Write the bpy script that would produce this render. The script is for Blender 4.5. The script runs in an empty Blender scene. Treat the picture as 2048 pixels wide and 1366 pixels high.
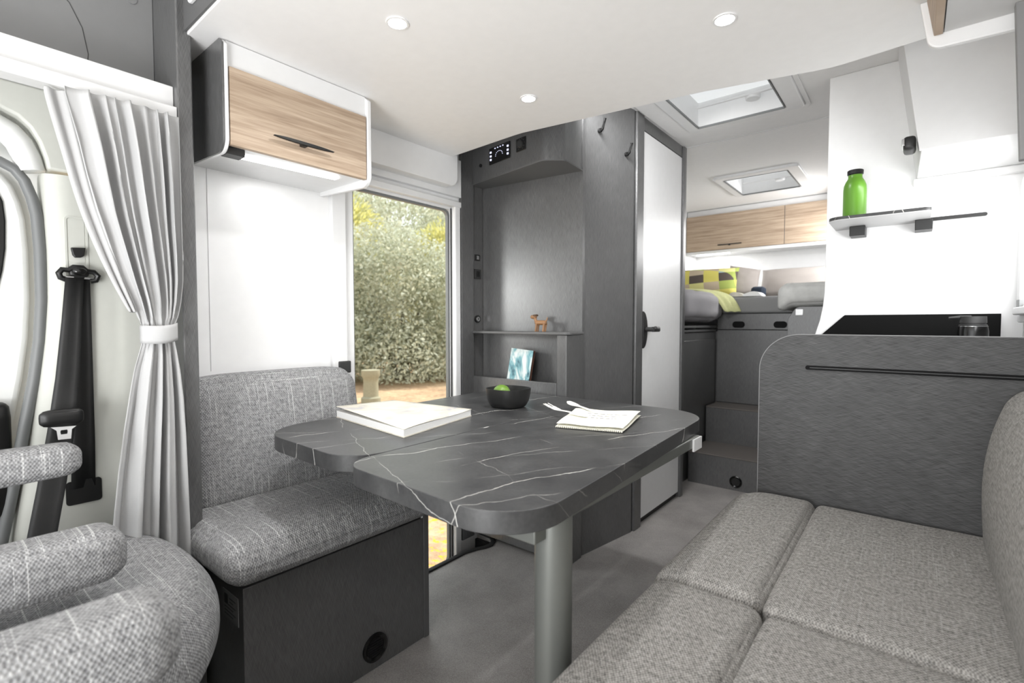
import bpy, bmesh, math, random
import numpy as np
from mathutils import Vector, Matrix, noise as mnoise
random.seed(7); rng = np.random.default_rng(7)
S = bpy.context.scene; C = S.collection
PI = math.pi

# ------------------------------------------------------------------ camera
cd = bpy.data.cameras.new('camera'); cam = bpy.data.objects.new('camera', cd); C.objects.link(cam)
cd.sensor_width = 36.0; cd.lens = 990 / 2048 * 36.0; cd.clip_start = 0.02; cd.clip_end = 200
cam.location = (0, 0, 1.05); cam.rotation_euler = (math.radians(90 - 2.2), 0, math.radians(39.1))
cd.dof.use_dof = True; cd.dof.focus_distance = 1.5; cd.dof.aperture_fstop = 3.5
S.camera = cam

# ------------------------------------------------------------------ world, sun, exposure
S.view_settings.view_transform = 'Standard'; S.view_settings.look = 'None'
S.view_settings.exposure = 0.0; S.view_settings.gamma = 1.0; S.view_settings.use_curve_mapping = False
W = bpy.data.worlds.new('sky'); S.world = W; W.use_nodes = True
bgn = W.node_tree.nodes['Background']; bgn.inputs[0].default_value = (0.93, 0.97, 1.0, 1); bgn.inputs[1].default_value = 1.75

def area(name, loc, tgt, sx, sy, power, col=(1, 1, 1), spread=180):
    l = bpy.data.lights.new(name, 'AREA'); l.shape = 'RECTANGLE'; l.size = sx; l.size_y = sy
    l.energy = power; l.color = col; l.spread = math.radians(spread)
    o = bpy.data.objects.new(name, l); C.objects.link(o); o.location = loc
    o.rotation_euler = (Vector(tgt) - Vector(loc)).to_track_quat('-Z', 'Y').to_euler()
    return o
sl = bpy.data.lights.new('sun', 'SUN'); sl.energy = 5.4; sl.angle = math.radians(3); sl.color = (1, .97, .9)
so = bpy.data.objects.new('sun', sl); C.objects.link(so); so.rotation_euler = Vector((-.12, -.75, -1)).to_track_quat('-Z', 'Y').to_euler()
area('windscreen_daylight', (-.55, -1.35, 1.35), (-.7, 2, .95), 1.7, .8, 9, (1, 1, 1))
area('bounce_lamp', (-.45, -.75, .75), (-.75, .9, 2.2), .7, .7, 28)
area('corridor_fill', (-.95, 1.82, 2.03), (-1.0, 3.3, .9), .5, .1, 6, (1, 1, 1), 110)  # added fill lamp, hidden behind the drop-down bed edge, brightens the corridor
area('kitchen_window_daylight', (.255, 2.08, 1.3), (-1.1, 2.3, 1.15), .5, .42, 5)
area('bedroom_fill', (-.32, 4.4, 1.75), (-1.2, 4.2, 1.3), .4, .35, 12)  # unseen area lamp standing inside the bedroom, fills in the bed

dl = bpy.data.lights.new('doorside_lamp', 'SPOT'); dl.energy = 60; dl.spot_size = math.radians(75); dl.spot_blend = 1; dl.shadow_soft_size = .14
do = bpy.data.objects.new('doorside_lamp', dl); C.objects.link(do); do.location = (-2.38, .28, 1.3)
do.rotation_euler = (Vector((-1.42, 1.83, 1.05)) - do.location).to_track_quat('-Z', 'Y').to_euler()

# ------------------------------------------------------------------ helpers
def lin(c):
    c = c / 255.0
    return c / 12.92 if c <= .04045 else ((c + .055) / 1.055) ** 2.4
def rgb(r, g=None, b=None):
    if g is None: g = b = r
    return (lin(r), lin(g), lin(b), 1)

class NT:
    def __init__(s, name):
        s.m = bpy.data.materials.new(name); s.m.use_nodes = True
        s.t = s.m.node_tree; s.n = s.t.nodes; s.b = s.n['Principled BSDF']
    def new(s, ty, **kw):
        n = s.n.new(ty)
        for k, v in kw.items(): setattr(n, k, v)
        return n
    def link(s, a, b): s.t.links.new(a, b)
    def val(s, sock, v):
        if hasattr(v, 'links'): s.link(v, sock)
        else: sock.default_value = v
    def math(s, op, a, b=None, c=None, clamp=False):
        n = s.new('ShaderNodeMath', operation=op, use_clamp=clamp)
        for i, v in enumerate((a, b, c)):
            if v is not None: s.val(n.inputs[i], v)
        return n.outputs[0]
    def coords(s, kind='Object', scale=(1, 1, 1), rot=(0, 0, 0)):
        tc = s.new('ShaderNodeTexCoord'); mp = s.new('ShaderNodeMapping')
        s.link(tc.outputs[kind], mp.inputs[0]); mp.inputs['Scale'].default_value = scale
        mp.inputs['Rotation'].default_value = rot
        return mp.outputs[0]
    def noise(s, vec, scale, detail=2, rough=.5, dist=0):
        n = s.new('ShaderNodeTexNoise'); s.link(vec, n.inputs['Vector'])
        n.inputs['Scale'].default_value = scale; n.inputs['Detail'].default_value = detail
        n.inputs['Roughness'].default_value = rough; n.inputs['Distortion'].default_value = dist
        return n.outputs['Fac']
    def ramp(s, fac, stops):
        r = s.new('ShaderNodeValToRGB'); s.link(fac, r.inputs[0]); e = r.color_ramp.elements
        while len(e) < len(stops): e.new(.5)
        for q, (p, c) in zip(e, stops): q.position = p; q.color = c
        return r.outputs[0]
    def mix(s, f, a, b):
        n = s.new('ShaderNodeMix', data_type='RGBA')
        s.val(n.inputs[0], f); s.val(n.inputs[6], a); s.val(n.inputs[7], b)
        return n.outputs[2]
    def bump(s, h, strength, dist=.001):
        n = s.new('ShaderNodeBump'); n.inputs['Strength'].default_value = strength; n.inputs['Distance'].default_value = dist
        s.link(h, n.inputs['Height']); s.link(n.outputs[0], s.b.inputs['Normal'])
    def fin(s, col=None, rough=.5, metal=0, spec=.5, **kw):
        if col is not None: s.val(s.b.inputs['Base Color'], col)
        s.val(s.b.inputs['Roughness'], rough); s.b.inputs['Metallic'].default_value = metal
        s.b.inputs['Specular IOR Level'].default_value = spec
        for k, v in kw.items(): s.val(s.b.inputs[k], v)
        return s.m

def plain(name, col, rough=.5, metal=0, spec=.5, var=.03, nscale=30, bump=.05, **kw):
    t = NT(name); v = t.coords(); n = t.noise(v, nscale, 3)
    a = tuple(max(0, c * (1 - var)) for c in col[:3]) + (1,); b = tuple(min(1, c * (1 + var)) for c in col[:3]) + (1,)
    m = t.fin(t.mix(n, a, b), rough, metal, spec, **kw)
    if bump: t.bump(t.noise(v, nscale * 12, 2), bump, .0005)
    return m

def emis(name, col, strength):
    t = NT(name); return t.fin(col, .5, **{'Emission Color': col, 'Emission Strength': strength})

def fabric(name, dark, light, period=.0062, streak=.5, thr=.57, coarse=1.0):
    t = NT(name); tc = t.new('ShaderNodeTexCoord'); sep = t.new('ShaderNodeSeparateXYZ'); t.link(tc.outputs['UV'], sep.inputs[0])
    wob = t.noise(t.coords('UV'), 90, 2)
    u = t.math('ADD', sep.outputs[0], t.math('MULTIPLY', wob, .0035)); v = t.math('ADD', sep.outputs[1], t.math('MULTIPLY', wob, .0045))
    k = 2 * PI / period
    su = t.math('SINE', t.math('MULTIPLY', u, k)); sv = t.math('SINE', t.math('MULTIPLY', v, k * .72))
    w = t.math('MULTIPLY_ADD', t.math('MULTIPLY', su, sv), .5, .5)
    mott = t.noise(t.coords('UV', (1 / period * .9, 1 / period * .5, 1)), 1, 3, .6)
    slub = t.noise(t.coords('UV', (300, 3.0, 1)), 1, 2, .5); weft = t.noise(t.coords('UV', (26, 260, 1)), 1, 3, .6)
    f = t.math('ADD', t.math('MULTIPLY', t.math('SUBTRACT', w, .5), .5), t.math('MULTIPLY', t.math('SUBTRACT', mott, .5), 1.25))
    f = t.math('ADD', f, t.math('MULTIPLY', t.math('SUBTRACT', weft, .5), .9))
    base = t.mix(t.math('ADD', f, .42, clamp=True), dark, light)
    st = t.math('MULTIPLY', t.math('SUBTRACT', slub, thr, clamp=True), 12, clamp=True)
    st = t.math('MULTIPLY', t.math('MULTIPLY', st, streak), t.math('ADD', t.math('MULTIPLY', w, .7), .35, clamp=True))
    col = t.mix(st, base, (.68, .68, .67, 1))
    t.bump(t.math('ADD', w, t.math('MULTIPLY', mott, .5)), .6, .0016)
    return t.fin(col, .92, spec=.12)

def hatch_panel(name, lo, hi, horiz=False, rough=.34, spec=.9):
    t = NT(name); base = 90 if horiz else 0
    def st(a, seed):
        v = t.coords('UV', (1, 1, 1), (0, 0, math.radians(base + a)))
        m2 = t.new('ShaderNodeMapping'); t.link(v, m2.inputs[0]); m2.inputs['Scale'].default_value = (420, 22, 1); m2.inputs['Location'].default_value = (seed, seed, 0)
        return t.noise(m2.outputs[0], 1, 3, .55)
    g = t.math('ADD', t.math('MULTIPLY', st(17, 0), .5), t.math('MULTIPLY', st(-17, 9), .5)); big = t.noise(t.coords('UV'), 9, 3)
    f = t.math('MULTIPLY', t.math('SUBTRACT', g, .36, clamp=True), 3.0, clamp=True)
    t.bump(g, .15, .0005)
    return t.fin(t.mix(t.math('MULTIPLY', f, t.math('ADD', big, .5), clamp=True), lo, hi), rough, spec=spec)

def wood(name, axis):
    t = NT(name); sc = {'y': (1, 2.2, 60), 'x': (2.2, 1, 60)}[axis]
    v = t.coords('Object', sc); n = t.noise(v, 1.0, 5, .62, .35); n2 = t.noise(t.coords('Object', tuple(s * 3 for s in sc)), 1.3, 3)
    f = t.math('ADD', t.math('MULTIPLY', n, .7), t.math('MULTIPLY', n2, .3))
    col = t.ramp(f, [(.30, rgb(140, 120, 102)), (.45, rgb(170, 149, 128)), (.58, rgb(190, 170, 149)), (.72, rgb(204, 186, 166))])
    t.bump(f, .1, .0006)
    return t.fin(col, .5, spec=.35)

def stone(name):
    t = NT(name); v = t.coords('Object')
    cl = t.noise(v, 9, 5, .6); fine = t.noise(v, 130, 3)
    base = t.ramp(t.math('ADD', t.math('MULTIPLY', cl, .75), t.math('MULTIPLY', fine, .25)), [(.35, rgb(50, 50, 51)), (.6, rgb(70, 70, 70)), (.75, rgb(84, 84, 84))])
    def vein(dirv, spacing, off, warp, width, mth, seed):
        dt = t.new('ShaderNodeVectorMath', operation='DOT_PRODUCT'); t.link(v, dt.inputs[0]); dt.inputs[1].default_value = dirv
        mp = t.new('ShaderNodeMapping'); t.link(v, mp.inputs[0]); mp.inputs['Location'].default_value = (seed, seed * 2, seed)
        w1 = t.noise(mp.outputs[0], 3.2, 2, .5); w2 = t.noise(mp.outputs[0], 16, 3, .6)
        q = t.math('ADD', dt.outputs['Value'], t.math('MULTIPLY', w1, warp)); q = t.math('ADD', q, t.math('MULTIPLY', w2, .022))
        q = t.math('ABSOLUTE', t.math('SUBTRACT', t.math('FRACT', t.math('ADD', t.math('DIVIDE', q, spacing), off)), .5))
        mk = t.math('MULTIPLY', t.math('SUBTRACT', t.noise(mp.outputs[0], 5.5, 2), mth, clamp=True), 10, clamp=True)
        line = t.math('SUBTRACT', 1, t.math('DIVIDE', q, width / spacing), clamp=True)
        return t.math('MULTIPLY', line, mk)
    a = vein((.93, -.30, .5), .17, .33, .16, .0017, .42, 3)
    b = vein((.80, -.55, -.4), .13, .10, .14, .0014, .48, 8)
    c = vein((.35, .80, .9), .19, .6, .10, .0012, .52, 13)
    vv = t.math('MAXIMUM', t.math('MAXIMUM', a, t.math('MULTIPLY', b, .6)), t.math('MULTIPLY', c, .55))
    col = t.mix(t.math('MULTIPLY', vv, .85), base, rgb(228, 226, 220))
    t.bump(fine, .08, .0005)
    return t.fin(col, t.math('MULTIPLY_ADD', cl, .12, .30), spec=.5)

M = {}
M['white'] = plain('white_laminate', rgb(228, 228, 228), .38, bump=.03)
M['wallwhite'] = plain('white_wall_panel', rgb(236, 236, 236), .34, bump=.03)
M['ceil'] = plain('white_ceiling_panel', rgb(236, 235, 234), .6, bump=.03)
M['greybottom'] = plain('pale_grey_laminate', rgb(205), .5)
M['dark'] = hatch_panel('dark_grey_hatched_panel', rgb(72), rgb(102))
M['dark_h'] = hatch_panel('dark_grey_cross_brushed_panel', rgb(50), rgb(88), True, .5, .3)
M['darkflat'] = plain('dark_grey_edge', rgb(92), .5)
M['upgrey'] = plain('mid_grey_laminate', rgb(128), .55)
M['black'] = plain('black_plastic', rgb(20), .42, bump=.04)
M['blackgloss'] = plain('black_gloss', rgb(14), .2)
M['blackmatt'] = plain('matt_black', rgb(12), .6, spec=.12)
M['charcoal'] = plain('charcoal_plastic', rgb(48), .45)
M['rubber'] = plain('dark_rubber', rgb(38), .6)
M['wood_y'] = wood('light_oak_y', 'y'); M['wood_x'] = wood('light_oak_x', 'x')
M['stone'] = stone('dark_marble_laminate')
M['cab'] = plain('grey_cab_plastic', rgb(196, 197, 190), .5, bump=.12, nscale=60)
M['cabwhite'] = plain('white_door_plastic', rgb(228, 229, 227), .35)
M['seal'] = plain('grey_rubber_seal', rgb(112, 114, 114), .45)
M['alu'] = plain('grey_anodised_aluminium', rgb(122, 124, 120), .38, metal=.55)
M['chrome'] = plain('chrome', rgb(215), .2, metal=.9)
M['whitemetal'] = plain('white_metal_tongue', rgb(232), .3, metal=.2)
M['fab_light'] = fabric('light_grey_slub_weave', rgb(94, 94, 96), rgb(182, 182, 182), streak=.8, thr=.60)
M['fab_beige'] = fabric('warm_grey_weave', rgb(84, 82, 80), rgb(176, 173, 168), streak=.12, period=.0056, thr=.58)
M['curtain'] = plain('light_grey_curtain', rgb(182), .75, bump=.15, nscale=200)
M['belt'] = NT('black_webbing')
t_ = M['belt']; wv = t_.math('SINE', t_.math('MULTIPLY', t_.noise(t_.coords('Object', (1, 1, 500)), 1, 1), 30)); t_.bump(wv, .15, .0005)
M['belt'] = t_.fin(rgb(30), .55)
def floor_mat():
    t = NT('grey_vinyl_floor'); v = t.coords(); a = t.noise(v, 5, 6, .6); b = t.noise(v, 260, 3); sp = t.noise(v, 170, 1)
    f = t.math('ADD', t.math('MULTIPLY', a, .5), t.math('MULTIPLY', b, .5))
    c = t.ramp(f, [(.34, rgb(132, 128, 125)), (.5, rgb(158, 154, 151)), (.68, rgb(182, 178, 175))])
    s = t.math('MULTIPLY', t.math('SUBTRACT', sp, .73, clamp=True), 14, clamp=True)
    t.bump(b, .15, .0006)
    return t.fin(t.mix(t.math('MULTIPLY', s, .6), c, rgb(215)), .5, spec=.4)
M['floor'] = floor_mat()
M['tread'] = plain('brown_grey_carpet', rgb(104, 99, 95), .9, var=.15, nscale=200, bump=.3)
M['green'] = plain('lime_green_enamel', rgb(94, 144, 44), .32, bump=0)
M['lime'] = plain('lime_peel', rgb(104, 140, 48), .4, var=.3, nscale=8, bump=.3)
M['bowl'] = plain('black_matt_ceramic', rgb(34), .42)
M['paper'] = plain('paper_pages', rgb(240, 240, 238), .7, nscale=400, var=.06)
M['cream'] = plain('cream_napkin_cloth', rgb(238, 236, 222), .85, nscale=300, var=.08, bump=.5)
M['cutlery'] = plain('white_cutlery', rgb(240, 238, 230), .45)
M['ink'] = plain('dark_print', rgb(70), .7)
M['toywood'] = plain('brown_toy_wood', rgb(142, 104, 70), .5, var=.25, nscale=40)
M['toydark'] = plain('dark_toy_wood', rgb(82, 62, 44), .5)
M['mattress'] = plain('grey_mattress_cloth', rgb(136), .85, nscale=90, bump=.2)
M['duvet'] = plain('light_grey_duvet', rgb(170, 168, 172), .85, nscale=60, bump=.2)
M['pillow'] = plain('taupe_pillow_cloth', rgb(156, 149, 144), .85, nscale=60, bump=.2)
M['blanketgrey'] = plain('mottled_grey_blanket', rgb(196, 196, 193), .9, var=.22, nscale=22, bump=.4)
M['yellow'] = plain('pale_lime_knit', rgb(214, 216, 158), .9, var=.12, nscale=60, bump=.6)
M['led'] = emis('led_strip_light', (1, .99, .97, 1), 9)
M['lamp'] = emis('downlight_lens', (1, .99, .97, 1), 25)
M['screenlit'] = emis('display_icons', (.75, .78, 1, 1), .8)
M['leaf'] = None
def glassmat():
    t = NT('door_glass'); t.n.remove(t.b); g = t.new('ShaderNodeBsdfGlossy'); g.inputs['Roughness'].default_value = .02
    tr = t.new('ShaderNodeBsdfTransparent'); fr = t.new('ShaderNodeLayerWeight'); fr.inputs[0].default_value = .2
    n = t.noise(t.coords(), 3, 1); c = t.mix(n, (.95, .96, .95, 1), (.98, .98, .97, 1)); t.link(c, tr.inputs[0])
    mx = t.new('ShaderNodeMixShader'); t.link(t.math('MULTIPLY', fr.outputs['Fresnel'], .35), mx.inputs[0]); t.link(tr.outputs[0], mx.inputs[1]); t.link(g.outputs[0], mx.inputs[2])
    t.link(mx.outputs[0], t.n['Material Output'].inputs[0]); return t.m
M['glass'] = glassmat()
def milky():
    t = NT('milky_hatch_lid'); t.n.remove(t.b); d = t.new('ShaderNodeBsdfDiffuse'); tr = t.new('ShaderNodeBsdfTranslucent')
    n = t.noise(t.coords(), 6, 2); c = t.mix(n, rgb(228, 230, 232), rgb(236, 236, 236)); t.link(c, d.inputs[0]); t.link(c, tr.inputs[0])
    mx = t.new('ShaderNodeMixShader'); mx.inputs[0].default_value = .5; t.link(d.outputs[0], mx.inputs[1]); t.link(tr.outputs[0], mx.inputs[2])
    t.link(mx.outputs[0], t.n['Material Output'].inputs[0]); return t.m
M['milky'] = milky()
def picture(name, kind):
    t = NT(name); v = t.coords('Object')
    if kind == 'book':
        n = t.noise(t.coords('Object', (14, 14, 7)), 1, 4, .6, .6)
        c = t.ramp(n, [(.36, rgb(40, 82, 96)), (.44, rgb(110, 160, 168)), (.52, rgb(206, 214, 212)), (.75, rgb(222, 222, 222))])
    elif kind == 'mag':
        n = t.noise(t.coords('Object', (12, 9, 1)), 1, 5, .6, .5)
        c = t.ramp(n, [(.30, rgb(166, 166, 178)), (.42, rgb(208, 202, 188)), (.52, rgb(222, 217, 202)), (.75, rgb(226, 222, 210))])
    elif kind == 'check':
        fl = t.new('ShaderNodeVectorMath', operation='FLOOR'); t.link(t.coords('Object', (8.5, .001, 14), (0, .12, 0)), fl.inputs[0])
        br = t.new('ShaderNodeTexWhiteNoise'); t.link(fl.outputs[0], br.inputs['Vector'])
        sp = t.new('ShaderNodeSeparateColor'); t.link(br.outputs['Color'], sp.inputs[0])
        r = t.new('ShaderNodeValToRGB'); r.color_ramp.interpolation = 'CONSTANT'; t.link(sp.outputs[0], r.inputs[0]); e = r.color_ramp.elements
        st = [(0, rgb(90, 80, 74)), (.22, rgb(222, 212, 110)), (.45, rgb(172, 186, 96)), (.62, rgb(198, 182, 156)), (.78, rgb(228, 224, 150)), (.92, rgb(158, 184, 190))]
        while len(e) < len(st): e.new(.5)
        for q, (p, cc) in zip(e, st): q.position = p; q.color = cc
        c = r.outputs[0]
    return t.fin(c, .5 if kind != 'check' else .85)
M['bookcover'] = picture('teal_book_cover', 'book'); M['magcover'] = picture('cream_magazine_cover', 'mag'); M['check'] = picture('checked_pillow_cloth', 'check')
M['brown'] = plain('brown_book_spine', rgb(92, 62, 50), .6)

ORIG = {}
class MB:
    def __init__(s): s.bm = bmesh.new(); s.M = Matrix.Identity(4)
    def _m(s, vs):
        if s.M != Matrix.Identity(4): bmesh.ops.transform(s.bm, matrix=s.M, verts=vs)
        return s
    def box(s, x0, x1, y0, y1, z0, z1):
        g = bmesh.ops.create_cube(s.bm, size=1)['verts']
        for v in g: v.co = Vector((x0 + (v.co.x + .5) * (x1 - x0), y0 + (v.co.y + .5) * (y1 - y0), z0 + (v.co.z + .5) * (z1 - z0)))
        return s._m(g)
    def hexa(s, pts):   # 8 points: bottom 4 ccw, top 4 ccw
        v = [s.bm.verts.new(p) for p in pts]
        for f in ((3, 2, 1, 0), (4, 5, 6, 7), (0, 1, 5, 4), (1, 2, 6, 5), (2, 3, 7, 6), (3, 0, 4, 7)): s.bm.faces.new([v[i] for i in f])
        return s._m(v)
    def prism(s, pts, axis, a, b):   # polygon pts in the two other axes extruded a..b
        def P(p, t):
            return {'x': (t, p[0], p[1]), 'y': (p[0], t, p[1]), 'z': (p[0], p[1], t)}[axis]
        lo = [s.bm.verts.new(P(p, a)) for p in pts]; hi = [s.bm.verts.new(P(p, b)) for p in pts]
        n = len(pts); s.bm.faces.new(lo[::-1]); s.bm.faces.new(hi)
        for i in range(n): s.bm.faces.new((lo[i], lo[(i + 1) % n], hi[(i + 1) % n], hi[i]))
        return s._m(lo + hi)
    def ring(s, outer, inner, axis, a, b):
        def P(p, t):
            return {'x': (t, p[0], p[1]), 'y': (p[0], t, p[1]), 'z': (p[0], p[1], t)}[axis]
        n = len(outer); L = [[s.bm.verts.new(P(p, t)) for p in poly] for poly, t in ((outer, a), (inner, a), (inner, b), (outer, b))]
        for k in range(4):
            A, B = L[k], L[(k + 1) % 4]
            for i in range(n): s.bm.faces.new((A[i], A[(i + 1) % n], B[(i + 1) % n], B[i]))
        return s._m([v for q in L for v in q])
    def cyl(s, p0, p1, r0, r1=None, n=24, cap=True):
        r1 = r0 if r1 is None else r1; p0 = Vector(p0); p1 = Vector(p1); d = p1 - p0
        g = bmesh.ops.create_cone(s.bm, cap_ends=cap, segments=n, radius1=r0, radius2=r1, depth=d.length)['verts']
        q = d.to_track_quat('Z', 'Y').to_matrix().to_4x4(); q.translation = (p0 + p1) / 2
        bmesh.ops.transform(s.bm, matrix=q, verts=g); return s._m(g)
    def ball(s, c, r, n=16):
        r = (r, r, r) if not hasattr(r, '__len__') else r
        g = bmesh.ops.create_uvsphere(s.bm, u_segments=n, v_segments=n // 2 + 2, radius=1)['verts']
        for v in g: v.co = Vector((c[0] + v.co.x * r[0], c[1] + v.co.y * r[1], c[2] + v.co.z * r[2]))
        return s._m(g)
    def lathe(s, c, prof, n=40, sq=0, ring=False):
        rings = []
        for r, z in prof:
            ring = []
            for i in range(n):
                a = 2 * PI * i / n; k = 1
                if sq: k = (abs(math.cos(a)) ** sq + abs(math.sin(a)) ** sq) ** (-1 / sq)
                ring.append(s.bm.verts.new((c[0] + r * k * math.cos(a), c[1] + r * k * math.sin(a), c[2] + z)))
            rings.append(ring)
        for A, B in zip(rings, rings[1:]):
            for i in range(n): s.bm.faces.new((A[i], A[(i + 1) % n], B[(i + 1) % n], B[i]))
        if ring:
            for i in range(n): s.bm.faces.new((rings[-1][i], rings[-1][(i + 1) % n], rings[0][(i + 1) % n], rings[0][i]))
        else:
            if prof[0][0] > 1e-4: s.bm.faces.new(rings[0][::-1])
            if prof[-1][0] > 1e-4: s.bm.faces.new(rings[-1])
            if prof[0][0] <= 1e-4: bmesh.ops.remove_doubles(s.bm, verts=rings[0], dist=1e-5); rings[0] = []
            if prof[-1][0] <= 1e-4: bmesh.ops.remove_doubles(s.bm, verts=rings[-1], dist=1e-5); rings[-1] = []
        return s._m([v for q in rings for v in q if v.is_valid])
    def tube(s, pts, r, n=10, flat=None, up=(0, 0, 1)):   # flat=(w,t): rectangular-ish section
        pts = [Vector(p) for p in pts]; rings = []; prev = None
        for i, p in enumerate(pts):
            d = (pts[min(i + 1, len(pts) - 1)] - pts[max(i - 1, 0)]).normalized()
            if prev is None or flat:
                sd = d.cross(Vector(up)); sd = sd.normalized() if sd.length > 1e-3 else Vector((1, 0, 0))
            else: sd = (prev - d * prev.dot(d)).normalized()
            prev = sd; u = sd.cross(d)
            rr = r[i] if hasattr(r, '__len__') else r; ring = []
            for k in range(n):
                a = 2 * PI * k / n; ca, sa = math.cos(a), math.sin(a)
                if flat: e = 4; kk = (abs(ca) ** e + abs(sa) ** e) ** (-1 / e); o = sd * (ca * kk * flat[0]) + u * (sa * kk * flat[1])
                else: o = (sd * ca + u * sa) * rr
                ring.append(s.bm.verts.new(p + o))
            rings.append(ring)
        for A, B in zip(rings, rings[1:]):
            for k in range(n): s.bm.faces.new((A[k], A[(k + 1) % n], B[(k + 1) % n], B[k]))
        s.bm.faces.new(rings[0][::-1]); s.bm.faces.new(rings[-1]); return s._m([v for q in rings for v in q])
    def cushion(s, x0, x1, y0, y1, z0, z1, r=.03, puff=.01, cuts=22, warp=None):
        tmp = bmesh.new(); bmesh.ops.create_cube(tmp, size=2)
        bmesh.ops.subdivide_edges(tmp, edges=tmp.edges[:], cuts=cuts, use_grid_fill=True)
        c = Vector(((x0 + x1) / 2, (y0 + y1) / 2, (z0 + z1) / 2)); h = Vector(((x1 - x0) / 2, (y1 - y0) / 2, (z1 - z0) / 2))
        rr = [min(r, q) for q in h]
        for v in tmp.verts:
            u = Vector([math.copysign(1 - (1 - abs(q)) ** 1.6, q) for q in v.co])   # denser towards edges
            p = Vector((u.x * h.x, u.y * h.y, u.z * h.z))
            inn = Vector([max(-(h[i] - rr[i]), min(h[i] - rr[i], p[i])) for i in range(3)])
            d = p - inn
            e = Vector([d[i] / rr[i] for i in range(3)])
            if e.length > 1e-6:
                e.normalize(); p = inn + Vector([e[i] * rr[i] for i in range(3)])
            f = [1 - abs(q) ** 4 for q in u]
            for i in range(3):
                j, k = [q for q in range(3) if q != i]
                if abs(v.co[i]) > .999: p[i] += math.copysign(puff * f[j] * f[k], v.co[i])
            w = c + p
            if warp: w = Vector(warp(w))
            v.co = w
        me = bpy.data.meshes.new('tmp'); tmp.to_mesh(me); tmp.free()
        n0 = len(s.bm.verts); s.bm.from_mesh(me); bpy.data.meshes.remove(me); s.bm.verts.ensure_lookup_table()
        return s._m(s.bm.verts[n0:])
    def build(s, name, m, parent=None, bevel=0, smooth=None, sub=0, origin=None, swap=False):
        bm = s.bm; bmesh.ops.recalc_face_normals(bm, faces=bm.faces[:])
        uv = bm.loops.layers.uv.new('UVMap')
        for f in bm.faces:
            n = f.normal; a = max(range(3), key=lambda i: abs(n[i]))
            for l in f.loops:
                p = l.vert.co
                q = ((p.y, p.z), (p.x, p.z), (p.x, p.y))[a]
                l[uv].uv = (q[1], q[0]) if (swap and a == 2) else q
        if parent is not None: o0 = ORIG[parent.name]
        elif origin is not None: o0 = Vector(origin)
        else:
            xs = [v.co for v in bm.verts]
            o0 = Vector(((min(v.x for v in xs) + max(v.x for v in xs)) / 2, (min(v.y for v in xs) + max(v.y for v in xs)) / 2, min(v.z for v in xs)))
        for v in bm.verts: v.co -= o0
        me = bpy.data.meshes.new(name); bm.to_mesh(me); bm.free()
        me.materials.append(M[m] if isinstance(m, str) else m)
        o = bpy.data.objects.new(name, me); C.objects.link(o)
        if parent is not None: o.parent = parent; ORIG[o.name] = o0
        else: o.location = o0; ORIG[o.name] = o0
        if smooth is None: smooth = True
        if smooth: me.polygons.foreach_set('use_smooth', [True] * len(me.polygons))
        if bevel:
            b = o.modifiers.new('bevel', 'BEVEL'); b.width = bevel; b.segments = 3; b.limit_method = 'ANGLE'; b.angle_limit = math.radians(35); b.harden_normals = False
        if sub: q = o.modifiers.new('sub', 'SUBSURF'); q.levels = sub; q.render_levels = sub
        if smooth:
            me.set_sharp_from_angle(angle=math.radians(38))
        return o

def tag(o, label=None, cat=None, group=None, kind=None):
    if label: o['label'] = label
    if cat: o['category'] = cat
    if group: o['group'] = group
    if kind: o['kind'] = kind
    return o
def thing(name, label, cat, loc, group=None):
    o = bpy.data.objects.new(name, None); C.objects.link(o); o.location = loc; o.empty_display_size = .05
    ORIG[o.name] = Vector(loc); return tag(o, label, cat, group)
def struct(name, mb, m, label=None, **kw):
    o = mb.build(name, m, **kw); o['kind'] = 'structure'
    if label: o['label'] = label
    return o
def dup(o, delta, parent=None):
    c = o.copy(); C.objects.link(c)
    if parent is not None: c.parent = parent
    else: c.location = o.location + Vector(delta)
    for ch in list(o.children):
        dup(ch, None, c)
    return c
def rrect(x0, x1, y0, y1, r, n=8):
    pts = []
    rs = r if hasattr(r, '__len__') else (r,) * 4     # corners: x1y1, x0y1, x0y0, x1y0
    for (cx, cy, a0), q in zip(((x1, y1, 0), (x0, y1, 90), (x0, y0, 180), (x1, y0, 270)), rs):
        sx = -1 if cx == x1 else 1; sy = -1 if cy == y1 else 1
        for i in range(n + 1):
            a = math.radians(a0 + 90 * i / n); q2 = max(q, 1e-4)
            pts.append((cx + sx * q2 + q2 * math.cos(a), cy + sy * q2 + q2 * math.sin(a)))
    return pts
def roundpoly(pts, rads, n=8):
    out = []; k = len(pts)
    for i, (p, r) in enumerate(zip(pts, rads)):
        p = Vector(p); a = (Vector(pts[i - 1]) - p).normalized(); b = (Vector(pts[(i + 1) % k]) - p).normalized()
        if r <= 0: out.append(tuple(p)); continue
        ang = a.angle(b); d = r / math.tan(ang / 2); s0 = p + a * d; s1 = p + b * d; bis = (a + b).normalized(); c = p + bis * (r / math.sin(ang / 2))
        a0 = math.atan2(s0.y - c.y, s0.x - c.x); a1 = math.atan2(s1.y - c.y, s1.x - c.x); da = (a1 - a0 + PI) % (2 * PI) - PI
        for j in range(n + 1):
            t = a0 + da * j / n; out.append((c.x + r * math.cos(t), c.y + r * math.sin(t)))
    return out

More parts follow.
